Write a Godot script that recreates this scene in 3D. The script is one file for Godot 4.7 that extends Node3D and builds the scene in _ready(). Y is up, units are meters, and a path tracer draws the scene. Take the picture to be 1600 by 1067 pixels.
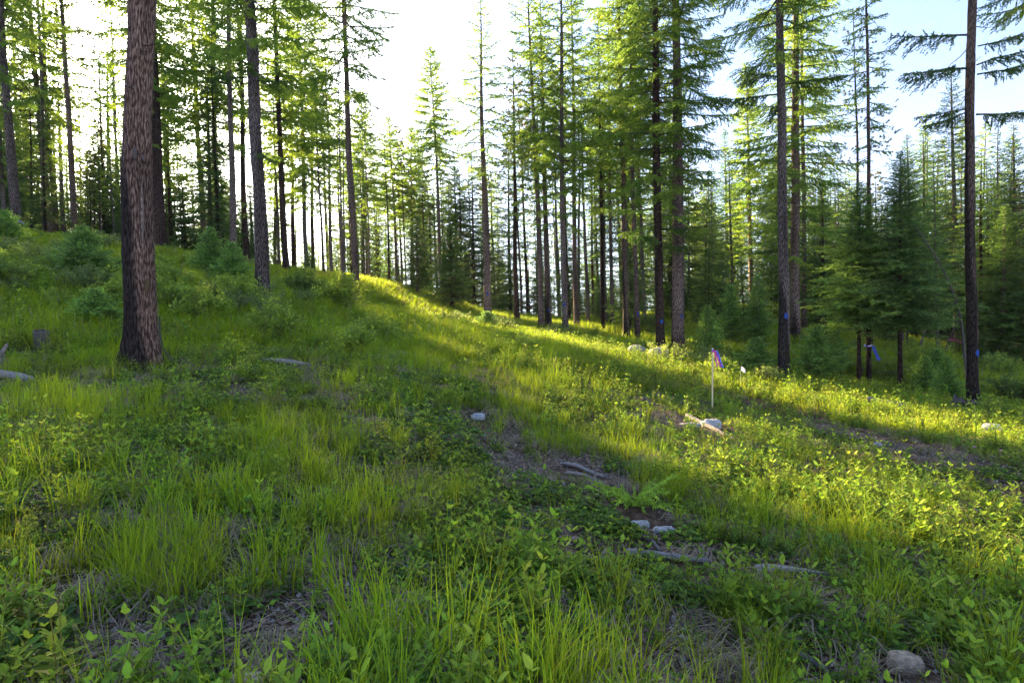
extends Node3D

# A hillside clearing in a larch and fir wood, looking towards a low sun behind the trees.

const SUN := Vector3(-0.5064, 0.2971, -0.8095)      # towards the sun
var rng := RandomNumberGenerator.new()
var noise := FastNoiseLite.new()
var ridge := FastNoiseLite.new()
var M := {}
var used := {}


# ---------------------------------------------------------------- meshes
class Sheet:
	var v := PackedVector3Array()
	var c := PackedColorArray()

	func tri(a: Vector3, b: Vector3, d: Vector3, col: Color) -> void:
		v.append(a); v.append(b); v.append(d)
		c.append(col); c.append(col); c.append(col)

	func tri2(a: Vector3, b: Vector3, d: Vector3, c1: Color, c2: Color, c3: Color) -> void:
		v.append(a); v.append(b); v.append(d)
		c.append(c1); c.append(c2); c.append(c3)

	func quad(a: Vector3, b: Vector3, d: Vector3, e: Vector3, col: Color) -> void:
		tri(a, b, d, col)
		tri(a, d, e, col)

	func tube(pts: PackedVector3Array, rad: PackedFloat32Array, sides: int, col: Color) -> void:
		var last: Array = []
		for i in pts.size():
			var d: Vector3 = (pts[mini(i + 1, pts.size() - 1)] - pts[maxi(i - 1, 0)]).normalized()
			var s: Vector3 = d.cross(Vector3(0.31, 0.9, 0.17)).normalized() if absf(d.y) < 0.92 else d.cross(Vector3(1, 0.1, 0.2)).normalized()
			var t: Vector3 = d.cross(s)
			var ring: Array = []
			for k in sides:
				var a: float = TAU * k / sides
				ring.append(pts[i] + (s * cos(a) + t * sin(a)) * rad[i])
			if i > 0:
				for k in sides:
					var k2: int = (k + 1) % sides
					quad(last[k], last[k2], ring[k2], ring[k], col)
			last = ring

	func mesh(into: ArrayMesh = null) -> ArrayMesh:
		if into == null:
			into = ArrayMesh.new()
		if v.is_empty():
			return into
		var a := []
		a.resize(Mesh.ARRAY_MAX)
		a[Mesh.ARRAY_VERTEX] = v
		a[Mesh.ARRAY_COLOR] = c
		into.add_surface_from_arrays(Mesh.PRIMITIVE_TRIANGLES, a)
		return into


func rr(a: float, b: float) -> float:
	return a + (b - a) * rng.randf()


func rdir() -> Vector3:
	return Vector3(rng.randf() * 2 - 1, rng.randf() * 2 - 1, rng.randf() * 2 - 1)


func numbered(n: String) -> String:
	if not used.has(n):
		used[n] = 0
		return n
	used[n] += 1
	return "%s_%03d" % [n, used[n]]


func tag(o: Node, label: String, category: String, group := "") -> void:
	o.set_meta("label", label)
	o.set_meta("category", category)
	if group:
		o.set_meta("group", group)


func thing(called: String, label: String, category: String, at: Vector3, group := "") -> Node3D:
	var o := Node3D.new()
	o.name = numbered(called)
	add_child(o, true)
	o.position = at
	tag(o, label, category, group)
	return o


func part(called: String, m: Mesh, mats, parent: Node) -> MeshInstance3D:
	var o := MeshInstance3D.new()
	o.name = called
	o.mesh = m
	if mats is Array:
		for i in mini(mats.size(), m.get_surface_count()):
			o.set_surface_override_material(i, mats[i])
	else:
		o.material_override = mats
	parent.add_child(o, true)
	return o


func solo(called: String, m: Mesh, mat: Material, label: String, category: String, at: Vector3, group := "") -> MeshInstance3D:
	var o := MeshInstance3D.new()
	o.name = numbered(called)
	o.mesh = m
	o.material_override = mat
	add_child(o, true)
	o.position = at
	tag(o, label, category, group)
	return o


# ---------------------------------------------------------------- materials
func ramp(stops: Array) -> Gradient:
	var g := Gradient.new()
	var off := PackedFloat32Array()
	var col := PackedColorArray()
	for s in stops:
		off.append(s[0])
		col.append(s[1])
	g.offsets = off
	g.colors = col
	return g


func noise_tex(kind: int, freq: float, oct: int, stops: Array, size := 512, sd := 1, fractal := FastNoiseLite.FRACTAL_FBM) -> NoiseTexture2D:
	var n := FastNoiseLite.new()
	n.noise_type = kind
	n.frequency = freq
	n.fractal_type = fractal
	n.fractal_octaves = oct
	n.seed = sd
	var t := NoiseTexture2D.new()
	t.width = size
	t.height = size
	t.seamless = true
	t.noise = n
	if not stops.is_empty():
		t.color_ramp = ramp(stops)
	return t


func lin(r: float, g: float, b: float) -> Color:
	return Color(r, g, b).linear_to_srgb()


func foliage(back: float, rough := 0.6, spec := 0.35) -> StandardMaterial3D:
	var m := StandardMaterial3D.new()
	m.vertex_color_use_as_albedo = true
	m.roughness = rough
	m.metallic_specular = spec
	m.cull_mode = BaseMaterial3D.CULL_DISABLED
	if back > 0:
		m.backlight_enabled = true
		m.backlight = Color(back, back, back).linear_to_srgb()
	return m


func tinted(rough: float) -> StandardMaterial3D:
	var m := StandardMaterial3D.new()
	m.vertex_color_use_as_albedo = true
	m.roughness = rough
	m.metallic_specular = 0.3
	return m


func make_materials() -> void:
	M.needle = foliage(1.0, 0.65, 0.2)
	M.fir = foliage(0.85, 0.65, 0.25)
	M.leaf = foliage(0.95, 0.6, 0.25)
	M.gloss_leaf = foliage(0.6, 0.5, 0.25)
	M.grass = foliage(1.0, 0.65, 0.2)
	M.dry = foliage(0.35, 0.7, 0.3)
	M.twig = tinted(0.9)
	# bark: furrows and flaking plates, long along the stem
	var bark_col := noise_tex(FastNoiseLite.TYPE_SIMPLEX_SMOOTH, 0.018, 5, [[0.0, lin(0.06, 0.045, 0.038)], [0.38, lin(0.18, 0.13, 0.105)], [0.52, lin(0.40, 0.30, 0.25)], [0.66, lin(0.62, 0.51, 0.45)], [1.0, lin(0.85, 0.77, 0.71)]], 512, 7)
	var bark_rel := noise_tex(FastNoiseLite.TYPE_SIMPLEX_SMOOTH, 0.022, 4, [], 512, 11, FastNoiseLite.FRACTAL_RIDGED)
	for k in [["bark", Color(1, 1, 1)], ["bark_grey", Color(0.95, 1.0, 1.04)], ["bark_dark", Color(0.62, 0.58, 0.58)]]:
		var m := StandardMaterial3D.new()
		m.albedo_texture = bark_col
		m.albedo_color = k[1]
		m.vertex_color_use_as_albedo = true
		m.roughness = 0.95
		m.metallic_specular = 0.25
		m.heightmap_enabled = true
		m.heightmap_texture = bark_rel
		m.heightmap_scale = 4.0
		M[k[0]] = m
	var soil := StandardMaterial3D.new()
	soil.vertex_color_use_as_albedo = true
	soil.albedo_texture = noise_tex(FastNoiseLite.TYPE_SIMPLEX_SMOOTH, 0.012, 6, [[0.0, lin(0.16, 0.13, 0.12)], [0.42, lin(0.42, 0.37, 0.33)], [0.58, lin(0.6, 0.54, 0.48)], [0.7, lin(0.75, 0.7, 0.65)], [1.0, lin(1, 0.98, 0.95)]], 1024, 3)
	soil.uv1_triplanar = true
	soil.uv1_world_triplanar = true
	soil.uv1_scale = Vector3(0.7, 0.7, 0.7)
	soil.roughness = 1.0
	soil.metallic_specular = 0.15
	soil.heightmap_enabled = true
	soil.heightmap_texture = noise_tex(FastNoiseLite.TYPE_SIMPLEX_SMOOTH, 0.03, 6, [], 1024, 5)
	soil.heightmap_scale = 5.0
	M.soil = soil
	var stone := StandardMaterial3D.new()
	stone.vertex_color_use_as_albedo = true
	stone.albedo_texture = noise_tex(FastNoiseLite.TYPE_SIMPLEX_SMOOTH, 0.02, 6, [[0.0, lin(0.3, 0.27, 0.25)], [0.4, lin(0.62, 0.59, 0.56)], [0.62, lin(0.82, 0.8, 0.77)], [1.0, lin(1, 1, 0.98)]], 512, 23)
	stone.uv1_triplanar = true
	stone.uv1_scale = Vector3(3, 3, 3)
	stone.roughness = 0.9
	stone.heightmap_enabled = true
	stone.heightmap_texture = noise_tex(FastNoiseLite.TYPE_SIMPLEX_SMOOTH, 0.05, 5, [], 512, 29)
	stone.heightmap_scale = 1.0
	M.stone = stone
	var wood := StandardMaterial3D.new()
	wood.vertex_color_use_as_albedo = true
	wood.albedo_texture = noise_tex(FastNoiseLite.TYPE_SIMPLEX_SMOOTH, 0.03, 4, [[0.0, lin(0.22, 0.19, 0.17)], [0.45, lin(0.55, 0.51, 0.48)], [0.6, lin(0.78, 0.75, 0.72)], [1.0, lin(1, 0.98, 0.96)]], 512, 41)
	wood.roughness = 0.9
	wood.heightmap_enabled = true
	wood.heightmap_texture = bark_rel
	wood.heightmap_scale = 0.8
	M.wood = wood
	for k in [["paint", lin(0.01, 0.045, 0.24), 0.85], ["blue_ribbon", lin(0.02, 0.05, 0.5), 0.35], ["pink_ribbon", lin(0.62, 0.025, 0.22), 0.35], ["lath", lin(0.55, 0.42, 0.24), 0.8], ["pale_flag", lin(0.45, 0.55, 0.75), 0.4], ["wire", lin(0.2, 0.2, 0.2), 0.4], ["petal", lin(0.6, 0.2, 0.42), 0.6], ["yellow", lin(0.7, 0.5, 0.06), 0.6]]:
		var m := StandardMaterial3D.new()
		m.albedo_color = k[1]
		m.roughness = k[2]
		m.cull_mode = BaseMaterial3D.CULL_DISABLED
		if k[0].ends_with("ribbon") or k[0] == "pale_flag" or k[0] == "petal":
			m.backlight_enabled = true
			m.backlight = Color(0.45, 0.45, 0.45)
		M[k[0]] = m


# ---------------------------------------------------------------- sky
func make_sky() -> Sky:
	var w := 512
	var h := 256
	var im := Image.create_empty(w, h, false, Image.FORMAT_RGBF)
	var wisps := FastNoiseLite.new()
	wisps.seed = 4
	wisps.frequency = 1.3
	wisps.fractal_octaves = 4
	for j in h:
		var el: float = (0.5 - (j + 0.5) / h) * PI
		for i in w:
			var az: float = TAU * (i + 0.5) / w
			var d := Vector3(sin(az) * cos(el), sin(el), -cos(az) * cos(el))
			var g: float = rad_to_deg(acos(clampf(d.dot(SUN), -1, 1)))
			var up: float = maxf(d.y, 0.0)
			var k: float = pow(1.0 - up, 6.0)
			var cg := cos(deg_to_rad(g))
			var c := Vector3(0.0110, 0.0187, 0.0365).lerp(Vector3(0.065, 0.077, 0.09), k) * (1.0 + 0.75 * cg * cg)      # air light, least across the sun
			c += Vector3(1.0, 0.93, 0.80) * (0.45 * exp(-g * g / 230.0)) + Vector3(1.0, 0.98, 0.95) * (0.14 * exp(-g / 15.0))
			c *= 1.0 + 0.05 * wisps.get_noise_3d(d.x, d.y * 2.5, d.z)
			im.set_pixel(i, j, Color(c.x, c.y, c.z))
	var m := PanoramaSkyMaterial.new()
	m.panorama = ImageTexture.create_from_image(im)
	var s := Sky.new()
	s.sky_material = m
	return s


# ---------------------------------------------------------------- the lie of the land
const LAND := [
	[0.0, 0.0, 0.0], [-2.14, -2.4, 0.18], [-0.03, -2.57, 0.0], [2.34, -2.7, -0.11], [-5.96, -9.5, 1.11], [-7.38, -8.5, 0.93], [-8.35, -10.5, 1.42],
	[-13.77, -16.0, 3.28], [-21.44, -25.0, 5.84], [-15.05, -26.0, 5.01], [-7.13, -17.0, 2.54], [-12.1, -32.0, 4.72], [-9.0, -30.0, 3.7], [-7.32, -28.0, 2.59],
	[-9.42, -42.0, 4.96], [-6.32, -40.0, 3.79], [-3.72, -37.0, 2.58], [-1.25, -31.0, 1.67], [1.58, -29.0, 1.42], [2.46, -27.0, 1.0], [5.23, -27.0, 0.85],
	[5.54, -22.0, 0.43], [6.3, -22.3, 0.37], [3.95, -11.7, -0.18], [8.27, -18.0, -0.12], [11.99, -25.0, 0.7], [18.06, -45.0, 2.5], [21.23, -40.0, 1.2],
	[11.2, -19.0, -0.59], [11.82, -18.0, -0.71], [12.11, -15.5, -0.82], [21.66, -25.0, -0.94], [22.41, -30.0, -0.46], [-1.97, -9.0, 0.76], [-3.25, -15.0, 1.34],
	[-0.02, -11.0, 0.52], [0.0, -20.0, 1.15], [2.8, -13.0, 0.2], [6.48, -12.0, -0.38], [4.57, -6.5, -0.28], [6.93, -8.0, -0.4], [3.99, -4.6, -0.2],
	[-2.64, -4.8, 0.4], [-4.03, -4.6, 0.49], [-0.03, -6.0, 0.1], [1.64, -5.1, -0.03], [-2.3, -7.0, 0.55], [-7.56, -14.0, 1.91],
	[-30.0, -45.0, 5.3], [-20.0, -52.0, 4.2], [-8.0, -58.0, 3.6], [2.0, -48.0, 1.9], [8.0, -60.0, 2.0], [20.0, -65.0, 2.6], [34.0, -45.0, -1.0], [40.0, -70.0, -3.0],
	[-45.0, -70.0, 2.0], [-15.0, -90.0, -2.0], [15.0, -100.0, -2.0], [60.0, -100.0, -8.0], [-40.0, -20.0, 9.5], [-60.0, -45.0, 10.0], [30.0, -15.0, -3.5], [50.0, -40.0, -5.0],
	[0.0, 12.0, -1.2], [-20.0, 5.0, 1.8], [20.0, 5.0, -3.0], [0.0, 40.0, -5.0], [-50.0, 40.0, 2.0], [50.0, 40.0, -9.0],
	[-120.0, -120.0, 3.0], [120.0, -140.0, -14.0], [0.0, -170.0, -8.0], [-150.0, 0.0, 12.0], [150.0, 0.0, -16.0],
]
var land_w := PackedFloat64Array()
const LAND_C := 9.0


func land_fit() -> void:      # multiquadric surface through the survey points
	var n := LAND.size()
	var a: Array = []
	for i in n:
		var row := PackedFloat64Array()
		row.resize(n + 1)
		for j in n:
			var dx: float = LAND[i][0] - LAND[j][0]
			var dz: float = LAND[i][1] - LAND[j][1]
			row[j] = sqrt(dx * dx + dz * dz + LAND_C)
			if i == j:
				row[j] -= 0.25
		row[n] = LAND[i][2]
		a.append(row)
	for k in n:
		var best := k
		for i in range(k, n):
			if absf(a[i][k]) > absf(a[best][k]):
				best = i
		var t = a[k]; a[k] = a[best]; a[best] = t
		var pk: PackedFloat64Array = a[k]
		for i in range(k + 1, n):
			var ri: PackedFloat64Array = a[i]
			var q: float = ri[k] / pk[k]
			if q != 0.0:
				for j in range(k, n + 1):
					ri[j] -= q * pk[j]
				a[i] = ri
	land_w.resize(n)
	for k in range(n - 1, -1, -1):
		var rk: PackedFloat64Array = a[k]
		var s: float = rk[n]
		for j in range(k + 1, n):
			s -= rk[j] * land_w[j]
		land_w[k] = s / rk[k]


func land_raw(x: float, z: float) -> float:
	var s := 0.0
	for i in LAND.size():
		var p: Array = LAND[i]
		var dx: float = x - p[0]
		var dz: float = z - p[1]
		s += land_w[i] * sqrt(dx * dx + dz * dz + LAND_C)
	return s + 0.07 * noise.get_noise_2d(x * 6.0, z * 6.0) + 0.05 * noise.get_noise_2d(x * 22.0, z * 22.0)


# the survey is evaluated once on a warped grid, and read back from it
const G := 260
var grid := PackedFloat32Array()


func warp(t: float) -> float:        # -1..1 to metres, fine near the clearing
	return sinh(t * 4.6) * 6.0


func unwarp(m: float) -> float:
	var q := m / 6.0
	return log(q + sqrt(q * q + 1.0)) / 4.6


func land_grid() -> void:
	grid.resize((G + 1) * (G + 1))
	for j in G + 1:
		for i in G + 1:
			var x := warp(2.0 * i / G - 1)
			var z := warp(2.0 * j / G - 1) - 6.0
			var f: float = clampf((Vector2(x, z).length() - 130.0) / 120.0, 0.0, 1.0)
			var y := land_raw(x, z) if f < 1.0 else 0.0
			grid[j * (G + 1) + i] = lerpf(y, -14.0, f)


func gy(x: float, z: float) -> float:
	var u: float = (unwarp(x) + 1) * 0.5 * G
	var v: float = (unwarp(z + 6.0) + 1) * 0.5 * G
	var i := clampi(int(u), 0, G - 1)
	var j := clampi(int(v), 0, G - 1)
	var a: float = u - i
	var b: float = v - j
	var k := j * (G + 1) + i
	return lerpf(lerpf(grid[k], grid[k + 1], a), lerpf(grid[k + G + 1], grid[k + G + 2], a), b)


func on(x: float, z: float, up := 0.0) -> Vector3:
	return Vector3(x, gy(x, z) + up, z)


func slope_basis(x: float, z: float, turn: float) -> Basis:
	var e := 0.3
	var n := Vector3(gy(x - e, z) - gy(x + e, z), 2 * e, gy(x, z - e) - gy(x, z + e)).normalized()
	var t := Vector3(cos(turn), 0, sin(turn))
	var r := (t - n * t.dot(n)).normalized()
	return Basis(r, n, r.cross(n))


const BARE := [      # x, z, half width, half depth, how bare
	[-1.55, -7.0, 0.6, 0.35, 0.7], [-0.8, -7.0, 0.8, 0.4, 0.9], [0.1, -6.3, 0.75, 0.55, 1.0], [0.55, -5.6, 0.62, 0.6, 1.0], [0.85, -4.7, 0.6, 0.65, 1.0],
	[1.0, -3.95, 0.7, 0.42, 1.0], [1.7, -3.85, 0.55, 0.25, 0.9], [0.05, -4.0, 0.45, 0.3, 0.8], [0.3, -4.5, 0.5, 0.4, 0.9], [0.81, -3.0, 0.35, 0.35, 0.8], [1.81, -2.8, 0.32, 0.25, 0.9],
	[3.0, -14.0, 1.6, 0.5, 0.5], [4.7, -14.3, 1.2, 0.7, 0.6], [5.2, -12.4, 1.1, 1.1, 0.75], [5.4, -10.2, 0.9, 1.4, 0.9], [5.7, -8.7, 0.9, 1.2, 1.0], [5.9, -7.6, 0.8, 1.0, 1.0], [6.1, -6.5, 0.9, 0.9, 1.0],
	[2.8, -9.4, 0.8, 0.6, 1.0], [2.5, -10.3, 0.7, 0.5, 0.9], [1.6, -8.6, 0.5, 0.4, 0.7], [-5.2, -8.0, 0.8, 0.4, 0.95], [-4.1, -8.1, 0.7, 0.35, 0.8], [-6.3, -8.2, 0.7, 0.35, 0.9], [-4.9, -9.2, 0.6, 0.4, 0.9],
	[-1.45, -2.75, 0.45, 0.32, 1.0], [-0.95, -3.15, 0.42, 0.27, 0.9], [-2.2, -4.0, 0.35, 0.25, 0.5], [-1.67, -4.7, 0.35, 0.25, 0.6], [-1.33, -3.7, 0.35, 0.25, 0.6], [-1.0, -5.3, 0.4, 0.28, 0.7], [3.1, -6.4, 0.5, 0.3, 0.6],
]


func bare(x: float, z: float) -> float:
	var wx: float = x + 0.45 * noise.get_noise_2d(x * 70.0, z * 70.0)
	var wz: float = z + 0.45 * noise.get_noise_2d(x * 45.0 + 300.0, z * 45.0)
	var s := 0.0
	for p in BARE:
		var dx: float = (wx - p[0]) / p[2]
		var dz: float = (wz - p[1]) / p[3]
		var q := dx * dx + dz * dz
		if q < 3.0:
			s = maxf(s, p[4] * clampf(1.8 - q, 0.0, 1.0))
	return s


func make_ground() -> void:
	var st := SurfaceTool.new()
	st.begin(Mesh.PRIMITIVE_TRIANGLES)
	for j in G + 1:
		for i in G + 1:
			var x := warp(2.0 * i / G - 1)
			var z := warp(2.0 * j / G - 1) - 6.0
			var dist := Vector2(x, z).length()
			var b: float = bare(x, z) if dist < 30 else 0.0
			var n: float = noise.get_noise_2d(x * 12.0, z * 12.0)
			var litter := Color(0.17, 0.135, 0.085).lerp(Color(0.12, 0.135, 0.05), clampf(0.5 + n * 1.6, 0, 1))
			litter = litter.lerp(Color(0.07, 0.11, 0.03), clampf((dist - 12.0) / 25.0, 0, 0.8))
			var c := litter.lerp(Color(0.33, 0.23, 0.165).lerp(Color(0.20, 0.14, 0.105), clampf(0.5 + n * 2.0, 0, 1)), b)
			st.set_color(c)
			st.add_vertex(Vector3(x, grid[j * (G + 1) + i], z))
	for j in G:
		for i in G:
			var k := j * (G + 1) + i
			for q in [k, k + 1, k + G + 2, k, k + G + 2, k + G + 1]:
				st.add_index(q)
	st.generate_normals()
	var o := MeshInstance3D.new()
	o.name = "ground"
	o.mesh = st.commit()
	o.material_override = M.soil
	o.set_meta("kind", "structure")
	o.set_meta("label", "sloping forest floor of brown soil and litter under the grass")
	add_child(o, true)


# ---------------------------------------------------------------- trees
func trunk_mesh(H: float, r0: float, flare: float, segs: int, rings: int, rough: float, char: float, tone: Color, sd: int, top := 0.0) -> ArrayMesh:
	# a tapered stem with root flare, a slight sweep, furrowed bark and (char) a scorched foot
	var st := SurfaceTool.new()
	st.begin(Mesh.PRIMITIVE_TRIANGLES)
	st.set_smooth_group(0)
	var reach: float = H if top <= 0.0 else top
	for j in rings + 1:
		var t: float = float(j) / rings
		var y: float = -0.45 + (reach + 0.45) * pow(t, 1.25)
		var yy := maxf(y, 0.0)
		var r: float = r0 * (pow(maxf(1.0 - yy / H, 0.0), 0.8) * 0.94 + 0.06) * (1.0 + flare * exp(-yy / 0.4))
		var ox: float = 0.009 * H * noise.get_noise_2d(y * 4.0 + sd * 31.0, 7.0) * minf(1.0, yy * 0.3)
		var oz: float = 0.009 * H * noise.get_noise_2d(y * 4.0 + sd * 31.0, 907.0) * minf(1.0, yy * 0.3)
		for i in segs + 1:
			var a: float = TAU * (i % segs) / segs
			var ca := cos(a)
			var sa := sin(a)
			var rad := r
			var lobe: float = 1.0 + 0.35 * flare * exp(-yy / 0.5) * sin(a * 5.0 + sd) + 0.04 * sin(a * 2.0 + sd * 2.0 + y * 0.3)
			rad *= lobe
			var shade := 1.0
			if rough > 0.0:
				var q: float = ridge.get_noise_3d(ca * r0 * 190.0 + sd * 50.0, y * 22.0, sa * r0 * 190.0)
				var q2: float = noise.get_noise_3d(ca * r0 * 420.0 + sd * 50.0, y * 120.0, sa * r0 * 420.0)
				rad += rough * (q * 0.85 + q2 * 0.45)
				var patch: float = noise.get_noise_3d(ca * r0 * 110.0 + sd * 20.0, y * 26.0, sa * r0 * 110.0)
				shade = clampf(0.95 + 0.55 * q + 0.3 * q2 + 0.7 * patch, 0.35, 1.9)
			var c := tone * shade
			if char > 0.0:
				var nz: float = noise.get_noise_3d(ca * 40.0 + sd * 9.0, y * 14.0, sa * 40.0)
				var edge: float = char * (0.75 + 0.55 * -ca) + nz * char * 0.9
				var burn: float = clampf((edge - y) * 1.6, 0.0, 1.0)
				c = c.lerp(Color(0.06, 0.055, 0.055), burn * 0.92)
			c.a = 1.0
			st.set_color(c)
			st.set_uv(Vector2(maxf(1.0, roundf(r0 * 22.0)) * i / segs, y * 0.62))
			st.add_vertex(Vector3(ox + ca * rad, y, oz + sa * rad))
	for j in rings:
		for i in segs:
			var k := j * (segs + 1) + i
			for q in [k, k + segs + 1, k + 1, k + 1, k + segs + 1, k + segs + 2]:
				st.add_index(q)
	st.generate_normals()
	return st.commit()


func sweep(H: float, y: float, sd: int) -> Vector3:     # where the stem's axis is at height y
	var yy := maxf(y, 0.0)
	return Vector3(0.009 * H * noise.get_noise_2d(y * 4.0 + sd * 31.0, 7.0) * minf(1.0, yy * 0.3), y, 0.009 * H * noise.get_noise_2d(y * 4.0 + sd * 31.0, 907.0) * minf(1.0, yy * 0.3))


func brush(s: Sheet, p: Vector3, d: Vector3, l: float, u: float, col: Color, open: float) -> void:
	# needles along a twig: thin slivers standing off to all sides
	var n: int = maxi(3, int(l / (u * 0.26)))
	for i in n:
		var q: Vector3 = p + d * (l * (i + rng.randf()) / n)
		var o: Vector3 = (rdir() * open + d * 0.75).normalized()
		var w: Vector3 = o.cross(rdir()).normalized() * (u * 0.22)
		var len: float = u * rr(0.75, 1.3)
		var k: float = rr(0.8, 1.25)
		s.tri(q - w, q + w, q + o * len, Color(col.r * k, col.g * k, col.b * k))


func larch_bough(lf: Sheet, wd: Sheet, at: Vector3, az: float, L: float, rise: float, u: float, col: Color, bark: Color, fill := 1.0) -> void:
	var out := Vector3(cos(az), 0, sin(az))
	var side := Vector3(-sin(az), 0, cos(az))
	var pts := PackedVector3Array()
	var rad := PackedFloat32Array()
	var steps := 6
	var bend: float = rr(-0.12, 0.12)
	var sag: float = rr(0.10, 0.30)
	for i in steps + 1:
		var t: float = float(i) / steps
		pts.append(at + out * (L * t) + side * (bend * L * t * t) + Vector3.UP * (L * (rise * t - sag * t * t + 0.16 * t * t * t)))
		rad.append(lerpf(0.012 + 0.010 * L, 0.004, t))
	wd.tube(pts, rad, 3, bark)
	var gap: float = u * 0.72 / fill
	var n: int = maxi(3, int(L * 0.88 / gap))
	for i in n:
		var t: float = 0.12 + 0.88 * (i + rng.randf() * 0.8) / n
		var f: float = t * steps
		var k: int = mini(int(f), steps - 1)
		var p: Vector3 = pts[k].lerp(pts[k + 1], f - k)
		var ax: Vector3 = (pts[k + 1] - pts[k]).normalized()
		var sg: float = 1.0 if i % 2 == 0 else -1.0
		var l: float = (0.14 + 0.26 * L * (1.0 - absf(t - 0.45) * 1.1)) * rr(0.5, 1.15)
		if t > 0.9:
			l *= 0.6
		var d: Vector3 = (side * sg * rr(0.5, 1.0) + ax * rr(0.35, 0.9) + Vector3.DOWN * rr(0.05, 0.75)).normalized()
		var cc := col * rr(0.8, 1.2)
		brush(lf, p, d, l, u, cc, 0.85)
		if l > u * 5.0:
			var d2: Vector3 = (d + side * rr(-0.5, 0.5) + Vector3.DOWN * rr(0.3, 0.9) + ax * rr(-0.2, 0.6)).normalized()
			brush(lf, p + d * l * rr(0.35, 0.6), d2, l * 0.5, u, cc, 0.85)
		if u < 0.075:
			wd.tri(p, p + ax * 0.012, p + d * l * 0.9, bark)
	for k in steps:
		if k > 0:
			var a: Vector3 = pts[k + 1] - pts[k]
			brush(lf, pts[k], a.normalized(), a.length(), u, col, 1.0)


func dead_limb(wd: Sheet, at: Vector3, az: float, L: float, col: Color) -> void:
	var out := Vector3(cos(az), 0, sin(az))
	var side := Vector3(-sin(az), 0, cos(az))
	var pts := PackedVector3Array()
	var rad := PackedFloat32Array()
	var rise: float = rr(-0.45, 0.25)
	for i in 5:
		var t: float = i / 4.0
		pts.append(at + out * L * t + side * (rr(-0.06, 0.06) * L * t) + Vector3.UP * L * (rise * t + rr(-0.03, 0.03)))
		rad.append(lerpf(0.014, 0.003, t))
	wd.tube(pts, rad, 3, col)
	for i in int(L * 6):
		var t: float = rr(0.25, 1.0)
		var f := t * 4
		var k: int = mini(int(f), 3)
		var p: Vector3 = pts[k].lerp(pts[k + 1], f - k)
		var d: Vector3 = (side * (1 if i % 2 else -1) * rr(0.4, 1.0) + out * 0.5 + Vector3.UP * rr(-0.6, 0.3)).normalized()
		var l: float = rr(0.12, 0.35)
		wd.tri(p - out * 0.006, p + out * 0.006, p + d * l, col)


func larch_crown(H: float, cb: float, L: float, u: float, r0: float, sd: int, fill := 1.0, tone := 1.0) -> ArrayMesh:
	rng.seed = sd * 7919 + 13
	var lf := Sheet.new()
	var wd := Sheet.new()
	var y := cb
	var az: float = rr(0, TAU)
	var bark := Color(0.07, 0.058, 0.05)
	while y < H - 0.15:
		var t: float = (y - cb) / maxf(H - cb, 0.1)
		var prof: float = pow(1.0 - t, 0.72) * (0.55 + 0.45 * smoothstep(0.0, 0.28, t)) + 0.05
		var l: float = 1.2 * L * prof * rr(0.6, 1.15)
		var rise: float = lerpf(-0.12, 0.75, pow(t, 1.6)) + rr(-0.12, 0.14)
		az += 2.399 + rr(-0.5, 0.5)
		var tr: float = r0 * pow(maxf(1 - y / H, 0.0), 0.8)
		var hue: float = rng.randf()
		var col := Color(0.12, 0.215, 0.035).lerp(Color(0.25, 0.35, 0.045), hue) * tone
		var axis := sweep(H, y, sd)
		larch_bough(lf, wd, axis + Vector3(cos(az), 0, sin(az)) * tr * 0.8, az, l, rise, u, col, bark, fill)
		y += rr(0.06, 0.24) * lerpf(1.0, 0.62, t) * (1.4 if t < 0.12 else 1.0) / fill
	# the leading shoot
	brush(lf, sweep(H, H - 0.5, sd), Vector3.UP, 0.55, u, Color(0.11, 0.16, 0.03) * tone, 0.6)
	# dead snags below the living crown
	y = cb * 0.45
	while y < cb + 0.8:
		az += 2.1 + rr(0, 1)
		var axis := sweep(H, y, sd)
		dead_limb(wd, axis + Vector3(cos(az), 0, sin(az)) * r0 * 0.7, az, rr(0.25, 1.0) * minf(1.0, L * 0.5), bark * 0.8)
		y += rr(0.2, 0.9)
	var m := lf.mesh()
	return wd.mesh(m)


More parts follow.
